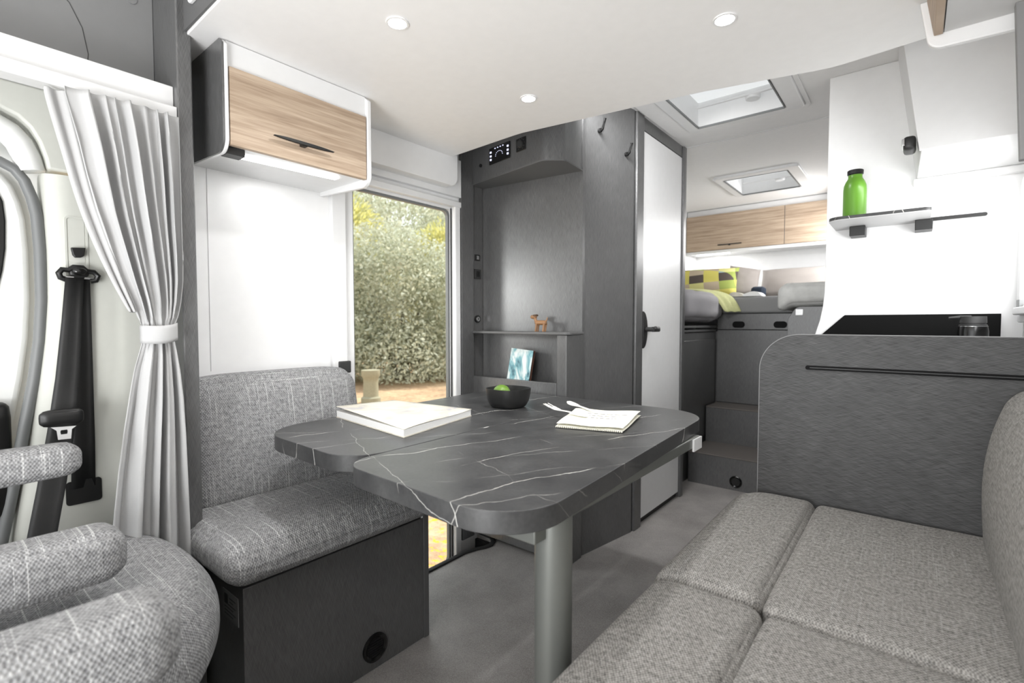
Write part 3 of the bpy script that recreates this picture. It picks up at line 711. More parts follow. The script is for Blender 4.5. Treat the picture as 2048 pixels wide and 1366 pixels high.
# ================================================================== TABLE
tb = thing('dining_table', 'dark marble-look dining table with rounded corners on one metal leg', 'table', (-.9, 1.1, 0))
main = roundpoly([(-.975, .600), (-.462, .583), (-.535, 1.735), (-.975, 1.735)], [.075, .12, .17, 0], 12)
flap = roundpoly([(-1.455, .632), (-.979, .624), (-.979, 1.735), (-1.515, 1.735)], [.15, .10, 0, .16], 12)
MB().prism(main, 'z', .700, .740).build('main_top', 'stone', tb, bevel=.0015)
MB().prism(flap, 'z', .700, .740).build('side_flap', 'stone', tb, bevel=.0015)
MB().box(-.56, -.511, .796, 1.56, .668, .699).build('frame_rail', 'alu', tb, bevel=.004)
MB().box(-.92, -.511, .693, .75, .655, .699).build('front_rail', 'alu', tb, bevel=.003)
MB().box(-.92, -.88, .752, 1.56, .668, .699).build('frame_rail', 'alu', tb, bevel=.003)
MB().box(-.511, -.505, 1.49, 1.56, .660, .697).build('rail_end_cap', 'white', tb, bevel=.001)
MB().box(-.7, -.697, .691, .693, .657, .699).build('rail_joint', 'charcoal', tb)
MB().prism(rrect(-.552, -.483, .726, .795, .032, 8), 'z', .01, .6995).build('leg', 'alu', tb, bevel=.001)
MB().prism(rrect(-.565, -.470, .71, .81, .035, 8), 'z', 0, .010).build('foot_plate', 'alu', tb, bevel=.003)

# on the table
T = .7405
mg = thing('magazine', 'thick cream-covered magazine with curling cover lying on the table', 'book', (-1.28, .98, T))
A, B_, D_, E_ = Vector((-1.458, .884)), Vector((-1.055, .838)), Vector((-1.130, 1.178)), Vector((-1.485, 1.135))
q4 = [tuple(A), tuple(B_), tuple(D_), tuple(E_)]
MB().prism(q4, 'z', T, T + .0025).build('back_cover', 'magcover', mg)
MB().prism(inset_ := [tuple(Vector(p) * .992 + Vector((-1.28, 1.01)) * .008) for p in q4], 'z', T + .0025, T + .022).build('pages', 'paper', mg, bevel=.001)
bm = bmesh.new(); n = 14; G = []
for i in range(n + 1):
    u = i / n; row = []
    for j in range(n + 1):
        v = j / n; p = (A * (1 - u) + B_ * u) * (1 - v) + (E_ * (1 - u) + D_ * u) * v
        lift = .013 * (1 - u) ** 2 * (1 - v) + .004 * (1 - v) * math.sin(u * PI) + .002 * math.sin(v * PI * 2) * u
        row.append(bm.verts.new((p.x, p.y, T + .0235 + lift)))
    G.append(row)
for i in range(n):
    for j in range(n): bm.faces.new((G[i][j], G[i + 1][j], G[i + 1][j + 1], G[i][j + 1]))
mb = MB(); mb.bm.free(); mb.bm = bm; o = mb.build('front_cover', 'magcover', mg); s_ = o.modifiers.new('s', 'SOLIDIFY'); s_.thickness = .0012

bc = (-1.155, 1.40)
prof = [(r_ * .80, z_ * .98) for r_, z_ in [(.0, .004), (.060, .004), (.064, 0), (.072, .004), (.084, .022), (.091, .048), (.093, .070), (.0905, .0705), (.087, .048), (.078, .022), (.06, .012), (.0, .010)]]
tag(MB().lathe((bc[0], bc[1], T), prof, 48, sq=3.0).build('bowl', 'bowl', smooth=True, origin=(bc[0], bc[1], T)), 'black matt square-round bowl on the table', 'bowl')
lm = MB().ball((bc[0] - .022, bc[1] - .012, T + .052), (.034, .030, .028)); lm.ball((bc[0] - .054, bc[1] - .022, T + .053), (.006, .005, .005), 8)
tag(lm.build('lime', 'lime'), 'green lime lying in the black bowl', 'fruit')

# napkin: folded cloth
npk = thing('napkin', 'folded cream cloth napkin under white cutlery on the table', 'napkin', (-.76, 1.35, T))
N0 = [Vector((-.813, 1.205)), Vector((-.625, 1.262)), Vector((-.690, 1.520)), Vector((-.905, 1.462))]
def sheet(z0, th, lift, grow=0):
    bm = bmesh.new(); n = 16; G = []
    c = sum(N0, Vector((0, 0))) / 4
    for side in (1, 0):
        g = []
        for i in range(n + 1):
            r = []
            for j in range(n + 1):
                u, v = i / n, j / n; p = (N0[0] * (1 - u) + N0[1] * u) * (1 - v) + (N0[3] * (1 - u) + N0[2] * u) * v
                p = c + (p - c) * (1 + grow)
                e = min(u, 1 - u, v, 1 - v); edge = (1 - min(1, e / .06)) ** 2 * th * .45
                z = z0 + (th - edge if side else edge) + lift * (u ** 3) * v + .0012 * math.sin(u * 9 + v * 7)
                r.append(bm.verts.new((p.x, p.y, z)))
            g.append(r)
        G.append(g)
    for g in G:
        for i in range(n):
            for j in range(n): bm.faces.new((g[i][j], g[i + 1][j], g[i + 1][j + 1], g[i][j + 1]))
    a, b = G
    def side_(ia): 
        for (p, q) in zip(ia, ia[1:]): bm.faces.new((a[p[0]][p[1]], a[q[0]][q[1]], b[q[0]][q[1]], b[p[0]][p[1]]))
    side_([(i, 0) for i in range(n + 1)]); side_([(i, n) for i in range(n + 1)]); side_([(0, j) for j in range(n + 1)]); side_([(n, j) for j in range(n + 1)])
    mb = MB(); mb.bm.free(); mb.bm = bm; return mb
sheet(T + .0012, .0075, 0).build('lower_fold', 'cream', npk); sheet(T + .009, .0075, .006, -.015).build('upper_fold', 'cream', npk)
mb = MB()
for k in range(34):
    p = N0[0].lerp(N0[1], (k + .5) / 34); mb.box(p.x - .0016, p.x + .0016, p.y - .005, p.y + .001, T + .0015, T + .0065)
mb.build('stitched_hem', 'cream', npk, bevel=.0008)['kind'] = 'stuff'
mb = MB()
rnd = random.Random(5)
for row in range(3):
    v = .62 - row * .13; u = .30 + row * .06
    while u < .82:
        w_ = rnd.uniform(.006, .03); p = (N0[0] * (1 - u) + N0[1] * u) * (1 - v) + (N0[3] * (1 - u) + N0[2] * u) * v
        dd = (N0[1] - N0[0]).normalized(); mb.M = Matrix.Translation((p.x, p.y, T + .0178 + .004 * u ** 3)) @ Matrix.Rotation(math.atan2(dd.y, dd.x), 4, 'Z')
        mb.box(0, w_ * .6, -.0012, .0012, 0, .0004); u += w_ * 4.2 / 1.0 * .8 + .02
    
mb.M = Matrix.Identity(4)
mb.build('printed_lines', 'ink', npk, smooth=False)['kind'] = 'stuff'
# fork and spoon
def outline_piece(pts, L0, L1, z, name, m, lab, tines=False, th=.0022, arch=.010):
    """flat cutlery piece drawn along +x, from half-width samples, arched, then placed between two points"""
    bm = bmesh.new(); rows = []
    for (t, wdt) in pts:
        zc = arch * math.sin(PI * min(1, t * 1.1)) * .4 + (.010 * (1 - t / .3) ** 2 if t < .3 else 0)
        rows.append([bm.verts.new((t, k * wdt, zc - .0015 * (1 - abs(k)) * (1 if t < .35 else 0))) for k in (-1, -.5, 0, .5, 1)])
    for A_, B2 in zip(rows, rows[1:]):
        for k in range(4): bm.faces.new((A_[k], B2[k], B2[k + 1], A_[k + 1]))
    if tines:
        w0 = pts[0][1]
        for k in range(4):
            y0 = -w0 + k * (2 * w0 / 3.55); y1 = y0 + w0 * .33; z0 = rows[0][2].co.z
            v = [bm.verts.new(c) for c in ((-.20, y0 + w0 * .08, z0 + .008), (-.20, y1 - w0 * .08, z0 + .008), (0, y1, z0), (0, y0, z0))]; bm.faces.new(v)
    Ld = Vector(L1) - Vector(L0); Ln = Ld.length; ang = math.atan2(Ld.y, Ld.x)
    for v in bm.verts: v.co.x *= Ln
    bmesh.ops.transform(bm, matrix=Matrix.Translation((L0[0], L0[1], z)) @ Matrix.Rotation(ang, 4, 'Z'), verts=bm.verts[:])
    mb = MB(); mb.bm.free(); mb.bm = bm; o = mb.build(name, m); s = o.modifiers.new('s', 'SOLIDIFY'); s.thickness = th; s.offset = 1
    q = o.modifiers.new('b', 'BEVEL'); q.width = .0006; q.segments = 2
    return tag(o, lab, name)
outline_piece([(0, .0125), (.08, .013), (.16, .012), (.24, .007), (.32, .0055), (.5, .006), (.8, .0075), (.97, .007), (1, .004)], (-.928, 1.352), (-.775, 1.318), T + .0195, 'fork', 'cutlery', 'white four-tined fork lying on the cream napkin', True)
outline_piece([(0, .004), (.03, .010), (.10, .0155), (.18, .0165), (.26, .014), (.34, .008), (.42, .0055), (.6, .006), (.85, .0075), (.98, .007), (1, .004)], (-.955, 1.495), (-.775, 1.395), T + .0195, 'spoon', 'cutlery', 'white spoon lying on the cream napkin beside the fork')

# ================================================================== TV / ENTRANCE WALL UNIT
tv = thing('entrance_cabinet', 'dark grey recessed cabinet with shelf and control panel beside the entry door', 'cabinet', (-1.42, 1.85, 0))
MB().box(-1.679, -1.662, 1.669, 1.752, 0, 2.07).build('jamb_strip', 'dark', tv, bevel=.002)
MB().hexa([(-1.679, 1.831, .70), (-1.679, 1.85, .70), (-1.135, 1.905, .70), (-1.135, 1.886, .70), (-1.679, 1.831, 2.07), (-1.679, 1.85, 2.07), (-1.135, 1.905, 2.07), (-1.135, 1.886, 2.07)]).build('back_panel', 'dark', tv)
MB().box(-1.679, -1.674, 1.752, 1.827, .70, 1.72).build('side_panel', 'dark', tv)
ctl = MB().prism(roundpoly([(-1.679, 1.752), (-1.19, 1.668), (-1.125, 1.72), (-1.14, 1.885), (-1.679, 1.83)], [0, .05, .03, 0, 0], 8), 'z', 1.715, 2.07).build('control_box', 'dark', tv, bevel=.002)
MB().prism(roundpoly([(-1.679, 1.748), (-1.19, 1.664), (-1.12, 1.72), (-1.135, 1.885), (-1.679, 1.83)], [0, .05, .03, 0, 0], 8), 'z', 1.709, 1.7148).build('bottom_lip', 'darkflat', tv)
# local frame on the control box face
def facept(x): return 1.752 - (x + 1.679) * (.084 / .489)
def onface(x0, x1, z0, z1, t0, t1, name, m, parent, bevel=0):
    mb = MB(); a, b = facept(x0), facept(x1)
    mb.hexa([(x0, a - t1, z0), (x1, b - t1, z0), (x1, b - t0, z0), (x0, a - t0, z0), (x0, a - t1, z1), (x1, b - t1, z1), (x1, b - t0, z1), (x0, a - t0, z1)])
    return mb.build(name, m, parent, bevel)
disp = onface(-1.535, -1.392, 1.772, 1.845, 0, .006, 'display_unit', 'blackgloss', ctl, .002)
mbL = MB()
for zz in (1.792, 1.808, 1.825):
    for xx in (-1.525, -1.408):
        a = facept(xx); mbL.box(xx - .001, xx + .009, a - .0085, a - .0068, zz - .004, zz + .004)
for k in range(9):
    a_ = PI * k / 8; xx = -1.463 + .024 * math.cos(a_); mbL.box(xx - .0012, xx + .0012, facept(xx) - .0085, facept(xx) - .0068, 1.800 + .018 * math.sin(a_), 1.8025 + .018 * math.sin(a_))
for k in range(4):
    xx = -1.49 + k * .018; mbL.box(xx - .003, xx + .003, facept(xx) - .0085, facept(xx) - .0068, 1.834, 1.838)
mbL.build('lit_symbols', 'screenlit', disp, smooth=False)['kind'] = 'stuff'
sp_ = onface(-1.352, -1.293, 1.783, 1.838, 0, .005, 'heater_dial', 'black', ctl, .002)
xx = -1.3225; a = facept(xx)
MB().cyl((xx, a - .006, 1.8105), (xx, a - .016, 1.8105), .017, .014).build('dial_knob', 'charcoal', tv, bevel=.001)
mbL = MB()
for k in range(10):
    an = math.radians(-60 + k * 33); x3 = xx + .0225 * math.cos(an); mbL.box(x3 - .001, x3 + .001, facept(x3) - .0056, facept(x3) - .005, 1.8105 + .0225 * math.sin(an) - .001, 1.8105 + .0225 * math.sin(an) + .001)
mbL.build('dial_marks', 'upgrey', sp_, smooth=False)['kind'] = 'stuff'
MB().cyl((-1.600, facept(-1.6) - .0002, 1.786), (-1.600, facept(-1.6) - .006, 1.786), .008, n=16).build('sensor', 'black', tv)
# shelf, ledge, post, lower body
MB().prism(roundpoly([(-1.674, 1.742), (-1.115, 1.742), (-1.125, 1.884), (-1.674, 1.829)], [0, .03, 0, 0]), 'z', .998, 1.009).build('shelf', 'darkflat', tv, bevel=.002)
MB().box(-1.178, -1.130, 1.752, 1.880, 0, .997).build('post', 'dark', tv, bevel=.002)
MB().box(-1.674, -1.179, 1.750, 1.765, 0.02, .790).build('lower_front', 'dark', tv, bevel=.002)
MB().box(-1.674, -1.179, 1.766, 1.815, .70, .775).build('ledge_floor', 'darkflat', tv)
MB().box(-1.66, -1.18, 1.80, 1.84, 0.02, .70).build('lower_back', 'black', tv)
def switch(y, z, s, m1, m2, nm):
    o = MB().box(-1.674, -1.668, y - s / 2, y + s / 2, z - s / 2, z + s / 2).build(nm, m1, tv, bevel=.001)
    MB().box(-1.668, -1.666, y - s * .25, y + s * .25, z - s * .3, z + s * .3).build('rocker', m2, o, bevel=.0005)
switch(1.787, 1.367, .030, 'black', 'upgrey', 'light_switch'); switch(1.787, 1.287, .046, 'charcoal', 'black', 'power_socket')
o = MB().cyl((-1.674, 1.787, 1.067), (-1.668, 1.787, 1.067), .0185).build('round_socket', 'black', tv); MB().cyl((-1.668, 1.787, 1.067), (-1.665, 1.787, 1.067), .0115).build('socket_face', 'chrome', o)
MB().box(-1.665, -1.6642, 1.785, 1.789, 1.062, 1.072).build('socket_slot', 'black', o)

# toy dog and book
dg = thing('toy_dog', 'small brown wooden toy dog standing on the cabinet shelf', 'figurine', (-1.30, 1.80, 1.0095))
z0 = 1.0095
MB().cushion(-1.327, -1.268, 1.790, 1.812, z0 + .030, z0 + .049, .008, .001, 6).build('body', 'toywood', dg)
for (xx, yy) in ((-1.318, 1.793), (-1.318, 1.809), (-1.277, 1.793), (-1.277, 1.809)):
    MB().tube([(xx - .003, yy, z0), (xx, yy, z0 + .018), (xx + .003, yy, z0 + .036)], [.0045, .0042, .0055], 8).build('leg', 'toywood', dg)
MB().tube([(-1.322, 1.801, z0 + .042), (-1.329, 1.801, z0 + .056), (-1.333, 1.801, z0 + .066)], [.008, .007, .006], 10).build('neck', 'toywood', dg)
MB().cushion(-1.352, -1.322, 1.793, 1.809, z0 + .058, z0 + .073, .006, .001, 5).build('head', 'toywood', dg)
MB().cushion(-1.334, -1.318, 1.789, 1.813, z0 + .068, z0 + .077, .004, 0, 4).build('ears', 'toydark', dg)
MB().tube([(-1.270, 1.801, z0 + .046), (-1.264, 1.801, z0 + .054), (-1.262, 1.801, z0 + .063)], [.004, .003, .002], 8).build('tail', 'toywood', dg)
bk = thing('leaning_book', 'book with pale teal cover leaning on the cabinet ledge', 'book', (-1.39, 1.79, .776))
mbx = Matrix.Translation((-1.405, 1.772, .7765)) @ Matrix.Rotation(math.radians(-9), 4, 'X') @ Matrix.Rotation(math.radians(4), 4, 'Y')
b1 = MB(); b1.M = mbx; b1.box(-.068, .060, 0, .002, 0, .152); b1.build('front_cover', 'bookcover', bk)
b1 = MB(); b1.M = mbx; b1.box(-.066, .058, .002, .014, .002, .150); b1.build('pages', 'brown', bk)
b1 = MB(); b1.M = mbx; b1.box(-.068, .060, .014, .016, 0, .152); b1.build('back_cover', 'brown', bk)

# ================================================================== BATHROOM: diagonal panel, posts, door
def quadpanel(p0, p1, t, z0, z1, mb=None):
    p0 = Vector(p0); p1 = Vector(p1); d = (p1 - p0).normalized(); n = Vector((-d.y, d.x)) * t
    mb = mb or MB(); a, b, c, e = p0, p1, p1 + n, p0 + n
    return mb.hexa([(a.x, a.y, z0), (b.x, b.y, z0), (c.x, c.y, z0), (e.x, e.y, z0), (a.x, a.y, z1), (b.x, b.y, z1), (c.x, c.y, z1), (e.x, e.y, z1)])
struct('wall_bathroom', quadpanel((-1.138, 1.905), (-1.078, 2.272), .03, 0, H), 'dark', 'dark grey diagonal panel carrying two coat hooks')
struct('trim_10', quadpanel((-1.140, 1.888), (-1.137, 1.912), .035, 0, H), 'dark', 'dark corner post at the near edge of the diagonal panel', bevel=.003)
struct('trim_11', quadpanel((-1.082, 2.270), (-1.080, 2.284), .03, 0, H), 'black', 'black joint strip beside the bathroom door frame')
d2 = struct('door_2', MB().box(-1.092, -1.078, 2.368, 2.905, .035, 2.012), 'wallwhite', 'white bathroom door in a dark grey frame', bevel=.002)
MB().box(-1.12, -1.068, 2.285, 2.364, 0, H).build('door_frame', 'dark', d2, bevel=.004)
MB().box(-1.12, -1.068, 2.912, 2.955, 0, H).build('door_frame', 'dark', d2, bevel=.004)
MB().box(-1.115, -1.078, 2.364, 2.912, 2.016, H).build('door_header', 'dark', d2)
MB().box(-1.10, -1.094, 2.364, 2.912, 0, .04).build('door_threshold', 'black', d2)
mb = MB().prism([(2.37 + .052 * math.sin(math.radians(a)), 1.012 + .095 * math.cos(math.radians(a))) for a in range(0, 181, 12)], 'x', -1.078, -1.066)
mb.build('handle_plate', 'black', d2, bevel=.003)
mb = MB().cyl((-1.068, 2.405, 1.015), (-1.025, 2.405, 1.015), .012).tube([(-1.028, 2.395, 1.015), (-1.024, 2.43, 1.015), (-1.024, 2.46, 1.015)], .012, 12, flat=(.009, .013)).ball((-1.02, 2.41, 1.02), .011)
mb.build('lever_handle', 'charcoal', d2)
def diag(y): return -1.138 + (y - 1.905) * (.060 / .367)
hk = None
for i, (y, z, lab) in enumerate([(2.0, 1.925, 'black coat hook near the left edge of the diagonal panel'), (2.2, 1.865, 'black coat hook near the right edge of the diagonal panel')]):
    x = diag(y); dlt = (x, y, z)
    if i == 0:
        hk = thing('coat_hook', lab, 'hook', dlt, 'coat hooks on the diagonal panel')
        MB().cyl((x, y, z - .015), (x + .012, y - .003, z - .015), .010, n=16).build('hook_base', 'black', hk)
        MB().tube([(x + .010, y - .002, z - .020), (x + .022, y - .005, z - .012), (x + .034, y - .008, z + .020), (x + .036, y - .008, z + .030)], [.006, .006, .0055, .0065], 10).build('hook_peg', 'blackgloss', hk)
    else:
        r = dup(hk, Vector(dlt) - hk.location); r['label'] = lab
# bathroom hull, so that nothing is open behind the door
struct('wall_bathroom_rear', MB().box(-1.679, -1.125, 2.93, 2.955, 0, H), 'wallwhite', 'rear wall of the bathroom cell')
struct('wall_bathroom_front', MB().box(-1.679, -1.17, 1.93, 1.945, 0, H), 'dark', 'front wall of the bathroom cell behind the entrance cabinet')

# ================================================================== BEDROOM
stp = thing('bed_steps', 'two dark grey steps with brown treads leading up to the bed', 'steps', (-.8, 3.5, 0))
MB().box(-1.140, -.62, 3.25, 3.835, 0, .197).build('step_riser', 'dark', stp)
MB().box(-1.140, -.62, 3.247, 3.835, .197, .207).build('tread', 'tread', stp, bevel=.002)
MB().box(-1.140, -.62, 3.60, 3.835, .207, .447).build('step_riser', 'dark', stp)
MB().box(-1.140, -.62, 3.597, 3.835, .447, .457).build('tread', 'tread', stp, bevel=.002)
v_ = MB().lathe((0, 0, 0), [(.026, 0), (.037, 0), (.037, .006), (.032, .009), (.026, .004)], 28, ring=True)
bmesh.ops.transform(v_.bm, matrix=Matrix.Translation((-.842, 3.25, .056)) @ Matrix.Rotation(PI / 2, 4, 'X'), verts=v_.bm.verts[:]); v_.build('air_vent', 'blackgloss', stp)
MB().cyl((-.842, 3.251, .056), (-.842, 3.2475, .056), .027).build('vent_hole', 'black', stp)
bb = thing('fixed_bed', 'raised fixed bed with grey mattress behind the steps', 'bed', (-.9, 4.3, 0))
MB().box(-1.675, -.30, 3.855, 4.94, 0, .985).build('bed_base', 'dark', bb)
MB().box(-1.142, -.60, 3.84, 3.856, .46, .995).build('front_panel', 'dark', bb, bevel=.001)
lb = MB().box(-1.142, -.60, 3.84, 3.856, 1.0, 1.112).build('locker_flap', 'dark', bb, bevel=.002)
for xx in (-.994, -.722):
    MB().prism(rrect(xx - .042, xx + .042, 1.012, 1.058, .022), 'y', 3.833, 3.840).build('finger_catch', 'blackmatt', lb, bevel=.002)
MB().cushion(-1.67, -.31, 3.845, 4.94, 1.114, 1.236, .02, .004, 16).build('mattress', 'mattress', bb)
sc = thing('bedside_locker', 'dark grey locker under the near left end of the bed', 'cabinet', (-1.4, 3.55, 0))
MB().box(-1.675, -1.160, 3.0, 3.838, 0, .98).build('body', 'dark', sc)
MB().box(-1.16, -1.150, 3.02, 3.83, .24, .93).build('door', 'dark', sc, bevel=.003)
MB().box(-1.675, -1.148, 3.0, 3.838, .985, 1.0).build('top_board', 'darkflat', sc, bevel=.002)
MB().box(-1.16, -1.145, 3.0, 3.838, 1.012, 1.028).build('edge_rail', 'darkflat', sc, bevel=.003)
mb = MB().cushion(-1.67, -1.10, 3.02, 3.83, 1.06, 1.262, .07, .01, 20, lambda p: (p[0] + .012 * mnoise.noise(Vector(p) * 7), p[1], p[2] + .010 * mnoise.noise(Vector(p) * 9)))
tag(mb.build('duvet', 'duvet'), 'light grey duvet bulging over the near left end of the bed', 'duvet')
# pale lime blanket
bm = bmesh.new(); pthx = [(3.45, 1.274), (3.6, 1.281), (3.7, 1.281), (3.80, 1.275), (3.845, 1.262), (3.836, 1.22), (3.828, 1.17), (3.826, 1.135)]
R = []
base_path = [(-1.66, 3.50, 1.281), (-1.5, 3.56, 1.291), (-1.36, 3.62, 1.291), (-1.24, 3.68, 1.288), (-1.16, 3.72, 1.276), (-1.09, 3.75, 1.245), (-1.055, 3.765, 1.20), (-1.03, 3.775, 1.15), (-1.02, 3.78, 1.125)]
for i, p in enumerate(base_path):
    wd = .17 if i < 4 else .17 - .012 * (i - 3)
    R.append([bm.verts.new((p[0] - .045 + .09 * k / 8 + .004 * math.sin(k * 2.1), p[1] - wd / 2 + wd * k / 8, p[2] + .004 * math.sin(k * 1.9 + i))) for k in range(9)])
for A_, B2 in zip(R, R[1:]):
    for k in range(8): bm.faces.new((A_[k], A_[k + 1], B2[k + 1], B2[k]))
mb = MB(); mb.bm.free(); mb.bm = bm; o = mb.build('throw_blanket', 'yellow'); s_ = o.modifiers.new('s', 'SOLIDIFY'); s_.thickness = .008; q = o.modifiers.new('b', 'SUBSURF'); q.levels = 1; q.render_levels = 2
tag(o, 'pale lime knitted throw draped over the grey duvet', 'blanket')
def pillow(name, c, w, h, d, tilt, rz, m, lab, ry=0):
    mb = MB(); bm = mb.bm; n = 18; vs = {}
    for s in (0, 1):
        for i in range(n + 1):
            for j in range(n + 1):
                u, v = i / n * 2 - 1, j / n * 2 - 1
                ed = (1 - abs(u) ** 2.4) * (1 - abs(v) ** 2.4); th = d * max(0, ed) ** .42
                pin = 1 - .07 * (1 - abs(u) ** 2) * abs(v) ** 3
                x = u * w / 2 * (1 - .05 * (1 - v * v) * abs(u) ** 4); z = v * h / 2 * (1 - .08 * (1 - u * u) * abs(v) ** 4)
                key = (s, i, j) if 0 < i < n and 0 < j < n else (0, i, j)
                if key not in vs: vs[key] = bm.verts.new((x, (th / 2 if s else -th / 2) + .006 * mnoise.noise(Vector((u * 3, v * 3, s * 5 + w * 9))) * ed, z))
        for i in range(n):
            for j in range(n):
                q = [vs[(s, a, b) if 0 < a < n and 0 < b < n else (0, a, b)] for a, b in ((i, j), (i + 1, j), (i + 1, j + 1), (i, j + 1))]
                bm.faces.new(q if s == 0 else q[::-1])
    bmesh.ops.transform(bm, matrix=Matrix.Translation(c) @ Matrix.Rotation(rz, 4, 'Z') @ Matrix.Rotation(tilt, 4, 'X') @ Matrix.Rotation(ry, 4, 'Y'), verts=bm.verts[:])
    o = mb.build(name, m, smooth=True, origin=c); return tag(o, lab, 'pillow')
r_ = math.radians
pillow('pillow', (-1.385, 4.33, 1.385), .50, .28, .13, r_(-28), r_(6), 'check', 'checked lime, yellow and brown pillow at the left of the bed')
pillow('pillow', (-1.15, 4.56, 1.395), .25, .30, .12, r_(-25), r_(28), 'pillow', 'small taupe pillow behind the checked pillow', r_(12))
pillow('pillow', (-.79, 4.70, 1.385), .52, .28, .13, r_(-28), r_(-3), 'pillow', 'wide taupe pillow against the rear wall on the right')
tag(MB().cushion(-1.05, -.955, 4.40, 4.50, 1.242, 1.34, .02, .004, 8).build('cushion', plain('navy_cloth', rgb(34, 46, 62), .8)), 'dark navy cushion in the gap between the taupe pillows', 'cushion')
ob = thing('open_book', 'open book lying on the mattress in front of the pillows', 'book', (-.98, 3.95, 1.24))
for s, (xa, xb) in enumerate(((-1.08, -.98), (-.98, -.86))):
    bm = bmesh.new(); G = []
    for i in range(9):
        t = i / 8; x = xa + (xb - xa) * t; tt = t if s else 1 - t; h_ = .010 + .024 * math.sin(PI * (1 - tt) ** .7 * .95)
        G.append([bm.verts.new((x, y, 1.241 + (h_ if k else 0))) for k, y in ((0, 3.88), (1, 3.88), (1, 4.03), (0, 4.03))])
    for A_, B2 in zip(G, G[1:]):
        for k in range(4): bm.faces.new((A_[k], A_[(k + 1) % 4], B2[(k + 1) % 4], B2[k]))
    bm.faces.new(G[0]); bm.faces.new(G[-1][::-1]); mb = MB(); mb.bm.free(); mb.bm = bm
    mb.build('page_block', 'paper' if s else 'magcover', ob)
# right flank
rl = thing('corner_locker', 'grey locker with a white switch at the right end of the bed', 'cabinet', (-.45, 3.6, 0))
MB().prism(roundpoly([(-.60, 0), (-.26, 0), (-.26, 1.145), (-.555, 1.145), (-.60, 1.07)], [0, 0, 0, .04, .05]), 'y', 3.40, 3.83).build('body', 'dark', rl, bevel=.002)
MB().box(-.558, -.518, 3.393, 3.40, 1.093, 1.130).build('switch', 'whitemetal', rl, bevel=.002)
mb = MB().cushion(-.655, -.26, 3.36, 3.835, 1.15, 1.285, .055, .006, 20, lambda p: (p[0] + .01 * mnoise.noise(Vector(p) * 8), p[1], p[2] + (.008 * mnoise.noise(Vector(p) * 8)) + (-.05 * max(0, (-.58 - p[0]) / .08) if p[2] < 1.2 else 0)))
tag(mb.build('folded_blanket', 'blanketgrey'), 'mottled grey blanket folded over the right bed corner', 'blanket')

rc = thing('bedroom_cabinet', 'row of light oak overhead doors above the bed', 'cabinet', (-1.0, 4.8, 1.7))
MB().box(-1.675, .28, 4.668, 4.94, 1.685, 2.075).build('body', 'white', rc)
MB().box(-1.675, .28, 4.655, 4.668, 1.675, 1.70).build('bottom_rail', 'white', rc)
d_ = MB().box(-1.675, -.862, 4.650, 4.667, 1.704, 2.024).build('door', 'wood_x', rc, bevel=.0015)
MB().box(-.857, -.30, 4.650, 4.667, 1.704, 2.024).build('door', 'wood_x', rc, bevel=.0015)
mb = MB().box(-1.39, -1.19, 4.636, 4.643, 1.741, 1.749).box(-1.30, -1.285, 4.643, 4.650, 1.735, 1.748); mb.build('handle', 'black', d_)
MB().box(-1.60, -1.31, 4.71, 4.735, 1.676, 1.6848).build('led_strip', 'led', rc)
area('led_beam_bed', (-1.46, 4.72, 1.668), (-1.46, 4.80, .8), .28, .02, 3.2)

# ================================================================== KITCHEN
kp = thing('kitchen_divider', 'dark grey end panel with rounded corner between sofa and kitchen', 'panel', (-.05, 1.79, 0))
MB().prism(roundpoly([(-.393, 0), (.295, 0), (.295, 1.011), (-.393, 1.011)], [0, 0, 0, .115], 14), 'y', 1.782, 1.800).build('panel_board', 'dark_h', kp)
rp = roundpoly([(-.395, 0), (.295, 0), (.295, 1.0135), (-.395, 1.0135)], [0, 0, 0, .117], 14)
ip = roundpoly([(-.393, .002), (.293, .002), (.293, 1.0112), (-.393, 1.0112)], [0, 0, 0, .115], 14)
MB().ring(rp, ip, 'y', 1.7815, 1.8005).build('edge_band', 'upgrey', kp)
MB().prism(rrect(-.262, .292, .903, .916, .0063), 'y', 1.7775, 1.7818).build('accessory_rail', 'blackmatt', kp)
MB().box(-.25, .29, 1.7768, 1.7776, .9085, .9105).build('rail_groove', 'charcoal', kp)
kc = thing('kitchen_unit', 'kitchen base unit with worktop behind the dark divider', 'cabinet', (-.05, 2.15, 0))
MB().box(-.36, .29, 1.802, 2.495, .02, .90).build('body', 'dark', kc)
MB().prism(roundpoly([(-.385, 1.802), (.29, 1.802), (.29, 2.495), (-.385, 2.495)], [0, 0, 0, .0]), 'z', .90, .925).build('worktop', 'stone', kc, bevel=.002)
sp = MB().prism([(-.345, .962), (-.228, 1.081), (.241, 1.082), (.241, .93), (-.345, .93)], 'y', 2.488, 2.499)
tag(sp.build('splashback', 'blackmatt', bevel=.001), 'black splashback with a slanted end behind the worktop', 'splashback')
sd = thing('soap_dispenser', 'black pump soap dispenser on the worktop in front of the splashback', 'dispenser', (.155, 2.3, .925))
MB().lathe((.155, 2.3, .9255), [(.0, 0), (.038, 0), (.040, .01), (.040, .095), (.037, .112), (0, .112)], 32).build('bottle', 'blackgloss', sd)
MB().lathe((.155, 2.3, 1.0378), [(.0, 0), (.036, 0), (.0365, .005), (.033, .006), (.033, .009), (.035, .010), (.034, .033), (0, .033)], 32).build('pump_head', 'charcoal', sd)
MB().tube([(.15, 2.3, 1.068), (.12, 2.3, 1.068), (.092, 2.3, 1.0655)], [.006, .006, .004], 10).build('spout', 'charcoal', sd)
MB().lathe((.155, 2.3, 1.0365), [(.0365, 0), (.0385, 0), (.0385, .0012), (.0365, .0012)], 32, ring=True).build('chrome_ring', 'chrome', sd)

